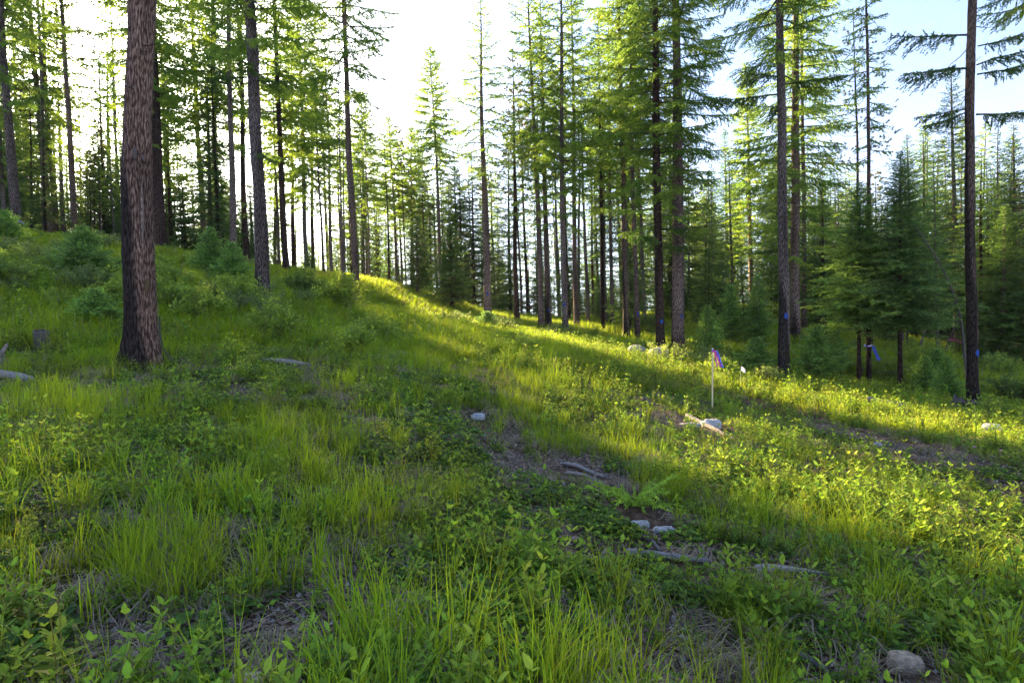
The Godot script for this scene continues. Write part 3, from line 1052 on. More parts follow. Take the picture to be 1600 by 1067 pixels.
	for j in 16:
		for i in 14:
			var p := on(-7.0 + i * 1.2 + 0.5 * (j % 2), -2.2 - j * 1.3, 0.2)
			var lit := 0.0
			for q in trees_at:
				var dx: float = q.x - p.x
				var dz: float = q.y - p.z
				var k: float = (dx * SUN.x + dz * SUN.z) / (SUN.x * SUN.x + SUN.z * SUN.z)
				if k > 10.0 and tops.has(q):
					var up: float = (p.y + SUN.y * k - feet[q]) / maxf(tops[q] - feet[q], 0.1)
					if up > 0.0 and up < 1.0 and absf(dx * SUN.z - dz * SUN.x) / 0.955 < 2.3 * pow(1.0 - up, 0.8):
						lit += 0.5
			if lit >= 1.0:
				continue
			var spared := false
			for q in rays:
				if Vector2(q.x - p.x, q.z - p.z).length() < 1.1:
					spared = true
			if spared:
				continue
			var x := 0.0
			var z := 0.0
			var y := 0.0
			var H := 0.0
			var kind := 0
			var found := false
			for extra in [5.0, 3.5, 2.2, 1.4, 0.9]:
				for again in 3:
					var k: float = rr(40.0, 74.0)
					x = p.x + SUN.x * k + rr(-0.5, 0.5)
					z = p.z + SUN.z * k
					y = gy(x, z)
					H = p.y + SUN.y * k + extra - y
					kind = rng.randi_range(0, NL - 1) if extra > 3.0 else rng.randi_range(NL, NL + NF - 1)
					var g := H / (20.0 if kind < NL else 16.0)
					if H > 6.0 and H < 30.0 and not blocked(x, z, y + (5.5 if kind < NL else 2.0) * g, y + H - 0.5, 1.1 * g):
						found = true
						break
				if found:
					break
			var f := H / (20.0 if kind < NL else 16.0)
			var turn := rr(0, TAU)
			if not found:
				continue
			var close := false
			for q in trees_at:
				if Vector2(q.x - x, q.y - z).length() < 0.6:
					close = true
			if close:
				continue
			var label := name_of("slender larch" if kind < NL else "pointed fir", x / -z, -z, H)
			var o: Node3D = made[kind].duplicate()
			o.name = numbered("larch_tree" if kind < NL else "fir_tree")
			add_child(o, true)
			tag(o, label, "tree", "trees of the wood: " + label)
			o.position = Vector3(x, y, z)
			o.rotation = Vector3(rr(-0.02, 0.02), turn, rr(-0.02, 0.02))
			o.scale = Vector3.ONE * f
			var key := Vector3(x, z, 1.0 + 0.0001 * added)
			trees_at.append(key)
			tops[key] = y + H
			feet[key] = y + (6.0 if kind < NL else 2.5) * f
			added += 1
	print("shade: ", added)
	# young firs crowding under the tall stems
	var low: Array = []
	for k in 4:
		low.append([trunk_mesh(4.0, 0.05, 0.2, 7, 10, 0.0, 0.0, Color(0.3, 0.27, 0.25), 120 + k), fir_crown(4.0, 0.25, [1.0, 1.3, 1.15, 1.5][k], 0.11, 0.05, 120 + k, 0.7, [0.2, 0.5, 0.8, 0.0][k], 0.2, 0.2, 1.5), null])
	count = 0
	tries = 0
	while count < 270 and tries < 6000:
		tries += 1
		var D: float = lerpf(28.0, 82.0, pow(rng.randf(), 0.85))
		var s: float = rr(-1.1, 1.1)
		var k := rng.randi_range(0, 3)
		var H: float = rr(1.8, 7.5) * (0.6 if D < 36 else 1.0)
		var turn := rr(0, TAU)
		var x := s * D
		var z := -D
		if x > -10.5 and x < 3 and z > -46:
			continue
		if s < -0.2 and D < 33:
			continue
		var close := false
		for p in trees_at:
			if Vector2(p.x - x, p.y - z).length() < 1.0:
				close = true
				break
		if close or blocked(x, z, gy(x, z), gy(x, z) + H, 0.35 * H):
			continue
		var label := name_of("bushy young fir", s, D, H * 3.2)
		var o: Node3D
		if low[k][2] == null:
			o = thing("young_fir", label, "tree", on(x, z), "young trees of the wood: " + label)
			part("trunk", low[k][0], M.bark_dark, o)
			part("crown", low[k][1], [M.fir, M.twig], o)
			low[k][2] = o
		else:
			o = low[k][2].duplicate()
			o.name = numbered("young_fir")
			add_child(o, true)
			tag(o, label, "tree", "young trees of the wood: " + label)
			o.position = on(x, z)
		o.rotation = Vector3(rr(-0.03, 0.03), turn, rr(-0.03, 0.03))
		o.scale = Vector3.ONE * H / 4.0
		trees_at.append(Vector3(x, z, 0.7))
		count += 1
	print("young: ", count)


# ---------------------------------------------------------------- small plants
func blade(s: Sheet, p: Vector3, az: float, h: float, lean: float, w: float, c0: Color, c1: Color, segs := 3) -> void:
	var out := Vector3(cos(az), 0, sin(az))
	var side := Vector3(-sin(az), 0, cos(az)).rotated(Vector3.UP, rr(-0.6, 0.6)) * w * 0.5
	var last := p
	for i in segs:
		var t: float = float(i + 1) / segs
		var q := p + out * (lean * h * t * t) + Vector3.UP * (h * (t - 0.35 * minf(lean, 1.2) * t * t))
		var w0: float = 1.0 - 0.75 * pow(float(i) / segs, 2.0)
		var w1: float = 1.0 - 0.75 * pow(t, 2.0)
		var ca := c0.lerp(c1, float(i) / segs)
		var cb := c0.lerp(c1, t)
		if i == segs - 1:
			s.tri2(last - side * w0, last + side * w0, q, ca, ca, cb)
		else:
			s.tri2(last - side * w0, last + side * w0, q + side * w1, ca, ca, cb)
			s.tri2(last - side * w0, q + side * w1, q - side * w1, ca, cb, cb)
		last = q


func grass_tuft(n: int, spread: float, h0: float, h1: float, w: float, lean: float, dead: float) -> ArrayMesh:
	var s := Sheet.new()
	for i in n:
		var a := rr(0, TAU)
		var r := spread * sqrt(rng.randf())
		var p := Vector3(cos(a) * r, -0.01, sin(a) * r)
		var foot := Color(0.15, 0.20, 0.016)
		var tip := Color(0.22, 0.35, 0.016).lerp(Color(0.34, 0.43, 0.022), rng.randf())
		if rng.randf() < dead:
			foot = Color(0.20, 0.17, 0.11)
			tip = Color(0.34, 0.29, 0.19)
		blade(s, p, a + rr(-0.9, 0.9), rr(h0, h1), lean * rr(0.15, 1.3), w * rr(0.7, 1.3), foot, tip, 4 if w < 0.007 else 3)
	return s.mesh()


func straw_tuft(n: int, spread: float) -> ArrayMesh:
	# last year's grass, pressed flat and bleached
	var s := Sheet.new()
	var a0 := rr(0, TAU)
	for i in n:
		var r := spread * sqrt(rng.randf())
		var b := rr(0, TAU)
		var p := Vector3(cos(b) * r, 0.015, sin(b) * r)
		var az := a0 + rr(-1.0, 1.0)
		var l := rr(0.12, 0.32)
		var hgt := rr(0.02, 0.09)
		var c := Color(0.36, 0.275, 0.18).lerp(Color(0.19, 0.14, 0.10), rng.randf())
		var out := Vector3(cos(az), 0, sin(az))
		var side := Vector3(-sin(az), 0, cos(az)) * 0.0022
		var last := p
		for k in 4:
			var t: float = (k + 1) / 4.0
			var q := p + out * l * t + side * (rr(-6, 6) * t) + Vector3.UP * (hgt * sin(PI * t) - 0.012 * t)
			s.quad(last - side, last + side, q + side, q - side, c)
			last = q
	return s.mesh()


func leaf(s: Sheet, p: Vector3, d: Vector3, up: Vector3, l: float, w: float, c: Color, fold := 0.25) -> void:
	var side := d.cross(up).normalized() * w * 0.5
	var n := side.cross(d).normalized()
	var m1 := p + d * l * 0.38 - n * fold * w * 0.35
	var m2 := p + d * l * 0.72 - n * fold * w * 0.4
	var tip := p + d * l - n * l * 0.10
	var a1 := p + d * l * 0.34 + side
	var a2 := p + d * l * 0.70 + side * 0.78
	var b1 := p + d * l * 0.34 - side
	var b2 := p + d * l * 0.70 - side * 0.78
	var c2 := c * 0.93
	s.tri(p, a1, m1, c); s.tri(m1, a1, a2, c); s.tri(m1, a2, m2, c); s.tri(m2, a2, tip, c)
	s.tri(p, m1, b1, c2); s.tri(m1, b2, b1, c2); s.tri(m1, m2, b2, c2); s.tri(m2, tip, b2, c2)


func sprig(s: Sheet, p: Vector3, h: float, size: float, c: Color, tipc: Color, leaning := 0.35, pairs := 6) -> void:
	# an upright stem with opposite oval leaves, the youngest at the tip
	var az := rr(0, TAU)
	var out := Vector3(cos(az), 0, sin(az))
	var last := p
	var k0 := rr(0.85, 1.15)
	for i in pairs + 1:
		var t: float = float(i) / pairs
		var q := p + out * (leaning * h * t * t) + Vector3.UP * h * (0.12 + 0.88 * t)
		var side := Vector3(0.0016, 0, 0.0016)
		s.quad(last - side, last + side, q + side, q - side, Color(0.10, 0.11, 0.035))
		var a := az + 1.57 * (i % 2) + rr(-0.3, 0.3)
		for e in 2:
			var o := Vector3(cos(a + PI * e), 0, sin(a + PI * e))
			var d := (o + Vector3.UP * lerpf(0.15, 1.1, t * t)).normalized()
			var sz := size * lerpf(1.0, 0.6, t) * rr(0.75, 1.15)
			leaf(s, q, d, Vector3.UP + o * -0.2 + rdir() * 0.25, sz, sz * rr(0.42, 0.56), c.lerp(tipc, t) * k0)
		last = q


func herb_clump(n: int, spread: float, h: float, size: float, c: Color, tipc: Color) -> ArrayMesh:
	var s := Sheet.new()
	for i in n:
		var a := rr(0, TAU)
		var r := spread * sqrt(rng.randf())
		sprig(s, Vector3(cos(a) * r, 0, sin(a) * r), h * rr(0.5, 1.15), size * rr(0.8, 1.2), c, tipc, rr(0.1, 0.6), rng.randi_range(3, 6))
	return s.mesh()


func mat_clump(n: int, spread: float) -> ArrayMesh:
	# a low evergreen mat: small round glossy leaves, yellow green at the tips
	var s := Sheet.new()
	for i in n:
		var a := rr(0, TAU)
		var r := spread * sqrt(rng.randf())
		var p := Vector3(cos(a) * r, rr(0.01, 0.11) * (1.3 - r / spread), sin(a) * r)
		var fresh := rng.randf() < 0.35
		var c := Color(0.06, 0.11, 0.02).lerp(Color(0.10, 0.16, 0.024), rng.randf()) if not fresh else Color(0.26, 0.36, 0.035)
		var up := rr(0.2, 1.2) + (0.6 if fresh else 0.0)
		for e in 5:
			var b := a + e * 1.257 + rr(-0.3, 0.3)
			var d := (Vector3(cos(b), 0, sin(b)) + Vector3.UP * up).normalized()
			var sz := rr(0.018, 0.034)
			leaf(s, p, d, Vector3.UP + rdir() * 0.3, sz, sz * 0.6, c * rr(0.8, 1.2), 0.1)
	return s.mesh()


func basal_clump(n: int, size: float, c: Color) -> ArrayMesh:
	var s := Sheet.new()
	var a := rr(0, TAU)
	for i in n:
		a += 2.0 + rr(-0.3, 0.5)
		var o := Vector3(cos(a), 0, sin(a))
		var stalk := size * rr(0.3, 0.9)
		var d0 := (o + Vector3.UP * rr(0.7, 2.2)).normalized()
		var q := d0 * stalk
		var side := Vector3(-o.z, 0, o.x) * 0.0014
		s.quad(-side, side, q + side, q - side, c * 0.8)
		var d := (o + Vector3.UP * rr(-0.25, 0.5)).normalized()
		var sz := size * rr(0.6, 1.15)
		leaf(s, q, d, Vector3.UP + o * 0.3 + rdir() * 0.2, sz, sz * rr(0.5, 0.66), c * rr(0.75, 1.2), 0.3)
	return s.mesh()


func fern_clump(n: int, size: float, c: Color) -> ArrayMesh:
	# feathery yarrow-like leaves
	var s := Sheet.new()
	for i in n:
		var a := rr(0, TAU)
		var o := Vector3(cos(a), 0, sin(a))
		var side := Vector3(-o.z, 0, o.x)
		var l := size * rr(0.6, 1.1)
		var rise := rr(0.4, 1.3)
		for k in 12:
			var t: float = k / 11.0
			var p := o * l * t + Vector3.UP * l * (rise * t - 0.5 * rise * t * t)
			var w: float = l * 0.28 * sin(PI * (0.12 + 0.86 * t))
			for e in [-1.0, 1.0]:
				var tipp: Vector3 = p + side * e * w + o * w * 0.6 + Vector3.UP * rr(-0.01, 0.012)
				s.tri(p - o * 0.006, p + o * 0.006, tipp, c * rr(0.8, 1.2))
	return s.mesh()


func litter_patch(n: int, spread: float) -> ArrayMesh:
	# twigs, bark chips, cone scales and pebbles lying on the soil
	var s := Sheet.new()
	for i in n:
		var a := rr(0, TAU)
		var r := spread * sqrt(rng.randf())
		var p := Vector3(cos(a) * r, 0.006, sin(a) * r)
		var k := rng.randf()
		if k < 0.55:
			var az := rr(0, TAU)
			var d := Vector3(cos(az), rr(-0.05, 0.12), sin(az)) * rr(0.02, 0.11)
			var side := Vector3(-sin(az), 0, cos(az)) * rr(0.001, 0.0032)
			var c := Color(0.27, 0.205, 0.155).lerp(Color(0.09, 0.065, 0.05), rng.randf())
			s.quad(p - side, p + side, p + d + side, p + d - side, c)
			s.quad(p - side, p - side - Vector3.UP * 0.006, p + d - side - Vector3.UP * 0.006, p + d - side, c * 0.7)
		elif k < 0.9:
			var q: Array = []
			var m := rng.randi_range(4, 6)
			var sz := rr(0.006, 0.022)
			for e in m:
				var b := TAU * e / m + rr(-0.3, 0.3)
				q.append(p + Vector3(cos(b) * sz * rr(0.6, 1.4), rr(-0.004, 0.01), sin(b) * sz * rr(0.5, 1.0)))
			var c := Color(0.22, 0.145, 0.10).lerp(Color(0.09, 0.06, 0.045), rng.randf())
			for e in m:
				s.tri(p + Vector3.UP * 0.008, q[e], q[(e + 1) % m], c * rr(0.85, 1.1))
		else:
			var sz := rr(0.006, 0.016)
			var c := Color(0.30, 0.26, 0.23) * rr(0.5, 1.1)
			var top := p + Vector3.UP * sz
			for e in 5:
				var b := TAU * e / 5
				var b2 := TAU * (e + 1) / 5
				s.tri(top, p + Vector3(cos(b) * sz, -0.004, sin(b) * sz), p + Vector3(cos(b2) * sz, -0.004, sin(b2) * sz), c)
	return s.mesh()


func bush(stems: int, h: float, spread: float, size: float, c: Color, tipc: Color, leaves_on := 9, dens := 1.0) -> Array:
	# [stems, leaves]
	var wd := Sheet.new()
	var lf := Sheet.new()
	for i in stems:
		var a := rr(0, TAU)
		var o := Vector3(cos(a), 0, sin(a))
		var r := spread * sqrt(rng.randf())
		var hh: float = h * rr(0.55, 1.08) * (1.0 - 0.45 * pow(r / spread, 2.0))
		var pts := PackedVector3Array()
		var rad := PackedFloat32Array()
		for k in 5:
			var t := k / 4.0
			pts.append(o * (r * (0.15 + 0.85 * t * (0.6 + 0.4 * t))) + Vector3.UP * hh * (t * 1.1 - 0.1 * t * t) + rdir() * 0.02 * h)
			rad.append(lerpf(0.006, 0.0018, t) * maxf(1.0, h))
		wd.tube(pts, rad, 3, Color(0.11, 0.085, 0.07))
		var k0 := rr(0.75, 1.2)
		for q in int(leaves_on * dens * 1.8):
			var t := 0.22 + 0.78 * sqrt(rng.randf())
			var f := t * 4
			var k: int = mini(int(f), 3)
			var p: Vector3 = pts[k].lerp(pts[k + 1], f - k) + rdir() * size * 1.6
			var d := (rdir() + o * 0.5 + Vector3.UP * 0.35).normalized()
			var sz := size * rr(1.0, 1.8)
			var side := d.cross(Vector3.UP + rdir() * 0.5).normalized() * sz * 0.34
			var cc := c.lerp(tipc, t * t * rng.randf()) * k0 * rr(0.85, 1.15)
			var mid := p + d * sz * 0.5
			var n := side.cross(d).normalized() * sz * 0.08
			lf.tri(p, mid + side + n, p + d * sz, cc)
			lf.tri(p, p + d * sz, mid - side + n, cc * 0.95)
	return [wd.mesh(), lf.mesh()]


func scatter(called: String, label: String, meshes: Array, mat: Material, places: Array) -> void:
	# places: [[Transform3D, Color] ...] shared out over the variants of one growth; one object for each variant
	for k in meshes.size():
		var mine: Array = []
		for i in range(k, places.size(), meshes.size()):
			mine.append(places[i])
		if mine.is_empty():
			continue
		var mm := MultiMesh.new()
		mm.transform_format = MultiMesh.TRANSFORM_3D
		mm.use_colors = true
		mm.mesh = meshes[k]
		mm.instance_count = mine.size()
		for i in mine.size():
			mm.set_instance_transform(i, mine[i][0])
			mm.set_instance_color(i, mine[i][1])
		var o := MultiMeshInstance3D.new()
		o.name = numbered(called)
		o.multimesh = mm
		o.material_override = mat
		o.set_meta("kind", "stuff")
		o.set_meta("label", label)
		add_child(o, true)


# small things that the plants stand clear of: x, z, reach
const CLEAR := [[1.89, -2.85, 0.15], [1.89, -2.6, 0.14], [-1.13, -2.42, 0.12], [1.0, -4.72, 0.13], [1.16, -4.6, 0.13], [1.1, -4.4, 0.12], [3.12, -9.3, 0.25], [3.1, -8.9, 0.25], [2.72, -9.1, 0.22], [2.9, -9.8, 0.2], [3.05, -8.5, 0.2], [8.91, -11.0, 0.3], [-0.47, -7.8, 0.2], [-0.47, -7.5, 0.16], [0.8, -4.05, 0.16], [1.05, -4.03, 0.16], [1.3, -4.0, 0.14], [1.05, -3.8, 0.14], [1.7, -3.92, 0.15], [1.95, -3.88, 0.15], [0.66, -6.15, 0.2], [0.8, -5.9, 0.2], [0.6, -5.9, 0.18], [1.4, -2.85, 0.1], [0.58, -3.92, 0.1], [1.04, -5.2, 0.3], [1.0, -4.9, 0.2], [8.7, -13.8, 0.3], [-8.35, -10.2, 0.3], [-3.8, -9.8, 0.3], [-7.2, -8.2, 0.3], [2.45, -10.8, 0.3], [-5.5, -9.0, 0.3], [3.95, -11.6, 0.15]]


func put(list: Array, x: float, z: float, sc: float, tint: Color, tilt := 0.5, sink := 0.0) -> void:
	for c in CLEAR:
		if absf(x - c[0]) < c[2] and absf(z - c[1]) < c[2]:
			return
	var b := slope_basis(x, z, rr(0, TAU))
	if tilt < 1.0:
		b = Basis(Vector3.UP, rr(0, TAU)).slerp(b.orthonormalized(), tilt)
	list.append([Transform3D(b.scaled(Vector3.ONE * sc), on(x, z, -sink)), tint])


func make_growth() -> void:
	rng.seed = 99
	var tall: Array = []
	var short: Array = []
	var wide: Array = []
	var far: Array = []
	var straw: Array = []
	var herb: Array = []
	var herb2: Array = []
	var mats: Array = []
	var basal: Array = []
	var fern: Array = []
	var litter: Array = []
	# rings of growing depth round the camera's place, reaching a little past both sides of the view
	var r := 1.7
	while r < 62.0:
		var step := r * 0.06
		var area: float = 2.0 * 1.02 * r * step
		var per: float = 310.0 if r < 3.5 else (240.0 if r < 7 else (125.0 if r < 13 else (34.0 if r < 24 else 12.0)))
		var n := int(area * per)
		for i in n:
			var a := rr(-1.02, 1.02)
			var q := r + step * rng.randf()
			var x := sin(a) * q
			var z := -cos(a) * q
			var b := bare(x, z) if q < 20 else 0.0
			var n1: float = noise.get_noise_2d(x * 26.0, z * 26.0)
			var n2: float = noise.get_noise_2d(x * 60.0 + 700.0, z * 60.0)
			var n3: float = noise.get_noise_2d(x * 34.0 - 900.0, z * 34.0 + 300.0)
			var tone: float = 1.0 + 0.30 * n1 + 0.18 * n2
			var tint := Color(tone * rr(0.85, 1.15), tone * rr(0.92, 1.08), tone * rr(0.7, 1.1))
			var herbal: float = clampf(0.58 + n3 * 2.6, 0.0, 1.0)
			if x > 1.2 and q < 5:
				herbal = maxf(herbal, 0.62)
			if x < -1.6 and q < 3.2:
				herbal = maxf(herbal, 0.55)
			if x > 3 and q > 6 and q < 16:
				herbal = maxf(herbal, 0.5)
			if b > 0.25 and rng.randf() < b * 0.96:
				if q < 16:
					if rng.randf() < 0.16:
						put(litter, x, z, rr(0.8, 1.4), Color.WHITE * rr(0.8, 1.15), 1.0)
					elif rng.randf() < 0.05 and q > 2:
						put(straw, x, z, rr(0.5, 1.0), Color.WHITE * rr(0.7, 1.0), 1.0)
					elif rng.randf() < 0.035:
						put(herb, x, z, rr(0.5, 0.9), tint * 0.9)
					elif rng.randf() < 0.03:
						put(short, x, z, rr(0.5, 0.9), tint)
					elif n3 > 0.0 and rng.randf() < 0.2:
						put(mats, x, z, rr(0.7, 1.2), tint, 1.0)
				continue
			var gapn: float = noise.get_noise_2d(x * 130.0 + 50.0, z * 130.0 - 80.0)
			if q < 13 and gapn < -0.22 and rng.randf() < 0.75:
				if rng.randf() < 0.22:
					put(straw if rng.randf() < 0.3 else litter, x, z, rr(0.6, 1.1), Color.WHITE * rr(0.7, 1.0), 1.0)
				elif rng.randf() < 0.3:
					put(mats if rng.randf() < 0.6 else herb2, x, z, rr(0.7, 1.2), tint, 0.8)
				continue
			var k := rng.randf()
			if q > 24:
				if k < 0.85:
					put(far, x, z, rr(0.8, 1.5), tint, 0.3, 0.02)
				else:
					put(herb2, x, z, rr(1.5, 2.6), tint, 0.3)
			elif q > 13:
				if k < 0.62 - herbal * 0.25:
					put(wide, x, z, rr(0.8, 1.35) * (0.7 if x > 2.2 else 1.0), tint, 0.3, 0.01)
				elif k < 0.8:
					put(herb2, x, z, rr(1.1, 1.9), tint, 0.3)
				else:
					put(herb, x, z, rr(1.1, 1.8), tint, 0.3)
			else:
				if k < 0.045:
					put(straw, x, z, rr(0.6, 1.2), Color.WHITE * rr(0.6, 1.1), 1.0)
				elif k < 0.14 + 0.46 * (1.0 - herbal):
					put(tall, x, z, rr(0.5, 1.1) * (1.0 + 0.5 * n1) * (0.62 if x > 1.6 - z * 0.12 - 0.6 and q > 5.5 else 1.0), tint, 0.2)
				elif k < 0.60 - 0.24 * herbal:
					put(short, x, z, rr(0.7, 1.3), tint, 0.3)
				elif k < 0.60 - 0.24 * herbal + 0.52 * herbal:
					var g := rng.randf()
					if g < 0.50:
						put(herb, x, z, rr(0.6, 1.35), tint, 0.4)
					elif g < 0.62:
						put(herb2, x, z, rr(0.6, 1.1), tint, 0.4)
					elif g < 0.80:
						put(basal, x, z, rr(0.6, 1.45), tint, 0.6)
					elif g < 0.87:
						put(fern, x, z, rr(0.6, 1.1), tint, 0.5)
					elif b < 0.2 and n2 > -0.1:
						put(mats, x, z, rr(0.8, 1.4), tint, 1.0)
				elif rng.randf() < 0.05:
					put(litter, x, z, rr(0.8, 1.3), Color.WHITE * rr(0.7, 1.0), 1.0)
		r += step
	print("growth: tall %d short %d wide %d far %d straw %d herb %d %d mats %d basal %d fern %d litter %d" % [tall.size(), short.size(), wide.size(), far.size(), straw.size(), herb.size(), herb2.size(), mats.size(), basal.size(), fern.size(), litter.size()])
	rng.seed = 5
	scatter("tall_grass", "fresh yellow green grass growing in tall soft tufts over the clearing", [grass_tuft(15, 0.07, 0.16, 0.40, 0.0055, 0.7, 0.05), grass_tuft(12, 0.06, 0.14, 0.34, 0.006, 0.9, 0.1), grass_tuft(18, 0.09, 0.18, 0.44, 0.005, 0.55, 0.04), grass_tuft(10, 0.05, 0.2, 0.46, 0.0055, 0.5, 0.03)], M.grass, tall)
	scatter("short_grass", "short fine grass between the taller tufts of the clearing", [grass_tuft(16, 0.08, 0.07, 0.19, 0.004, 0.9, 0.12), grass_tuft(14, 0.07, 0.06, 0.16, 0.0045, 1.1, 0.2)], M.grass, short)
	scatter("hillside_grass", "lush grass covering the middle of the slope", [grass_tuft(34, 0.24, 0.16, 0.40, 0.009, 0.7, 0.05), grass_tuft(40, 0.28, 0.14, 0.34, 0.010, 0.9, 0.06), grass_tuft(30, 0.22, 0.2, 0.44, 0.009, 0.6, 0.04)], M.grass, wide)
	scatter("distant_grass", "grass under the trees on the far bank and ridge", [grass_tuft(46, 0.45, 0.18, 0.42, 0.02, 0.8, 0.05), grass_tuft(50, 0.5, 0.16, 0.38, 0.022, 0.9, 0.05)], M.grass, far)
	scatter("dry_grass", "bleached dead grass of last year pressed flat on the soil", [straw_tuft(46, 0.12), straw_tuft(38, 0.10), straw_tuft(60, 0.15)], M.dry, straw)
	var g1 := Color(0.10, 0.19, 0.026)
	var g2 := Color(0.25, 0.35, 0.035)
	scatter("leafy_herb", "leafy herbs with paired oval leaves among the grass", [herb_clump(4, 0.09, 0.24, 0.062, g1, g2), herb_clump(3, 0.07, 0.30, 0.075, g1 * 0.9, g2), herb_clump(5, 0.12, 0.17, 0.05, Color(0.085, 0.165, 0.035), Color(0.17, 0.28, 0.045))], M.leaf, herb)
	scatter("low_herb", "low small leaved herbs and clover between the grass", [herb_clump(9, 0.14, 0.12, 0.034, Color(0.085, 0.17, 0.03), Color(0.19, 0.3, 0.04)), herb_clump(8, 0.13, 0.15, 0.04, Color(0.12, 0.2, 0.028), Color(0.28, 0.36, 0.04))], M.leaf, herb2)
	scatter("evergreen_mat", "low evergreen mat of small glossy leaves on the bare soil", [mat_clump(64, 0.17), mat_clump(50, 0.14)], M.gloss_leaf, mats)
	scatter("broad_leaves", "broad oval basal leaves lying between the grass tufts", [basal_clump(5, 0.085, Color(0.085, 0.175, 0.035)), basal_clump(4, 0.10, Color(0.12, 0.21, 0.035)), basal_clump(6, 0.07, Color(0.075, 0.145, 0.05))], M.leaf, basal)
	scatter("feathery_leaves", "soft feathery leaves low in the grass", [fern_clump(9, 0.14, Color(0.13, 0.23, 0.045)), fern_clump(8, 0.12, Color(0.09, 0.175, 0.05))], M.leaf, fern)
	scatter("litter", "twigs bark chips and pebbles lying on the soil", [litter_patch(60, 0.2), litter_patch(50, 0.18), litter_patch(70, 0.24)], M.twig, litter)


# ---------------------------------------------------------------- saplings and shrubs, each a thing
func sapling(label: String, x: float, z: float, h: float, wide: float, dark: float, sd: int, what := "fir_sapling", cat := "sapling") -> void:
	var o := thing(what, label, cat, on(x, z))
	var u: float = clampf(-z * 0.0024, 0.028, 0.09)
	part("stem", trunk_mesh(h, 0.012 * h + 0.004, 0.1, 7, 10, 0.0, 0.0, Color(0.5, 0.45, 0.4), sd), M.bark_grey, o)
	part("crown", fir_crown(h, 0.05 * h, wide * 1.3, u * 1.15, 0.01, sd, 0.95, dark, 0.15, 0.3, 2.1), [M.fir, M.twig], o)


func shrub(label: String, x: float, z: float, h: float, spread: float, size: float, stems: int, c: Color, tipc: Color, leaves: int, sd: int, called := "leafy_shrub") -> void:
	rng.seed = 3000 + sd
	if x < -6.0:
		h *= 0.6
		spread *= 0.85
	var o := thing(called, label, "shrub", on(x, z, -0.03))
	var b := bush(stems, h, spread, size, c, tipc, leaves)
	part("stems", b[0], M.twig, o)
	part("foliage", b[1], M.leaf, o)


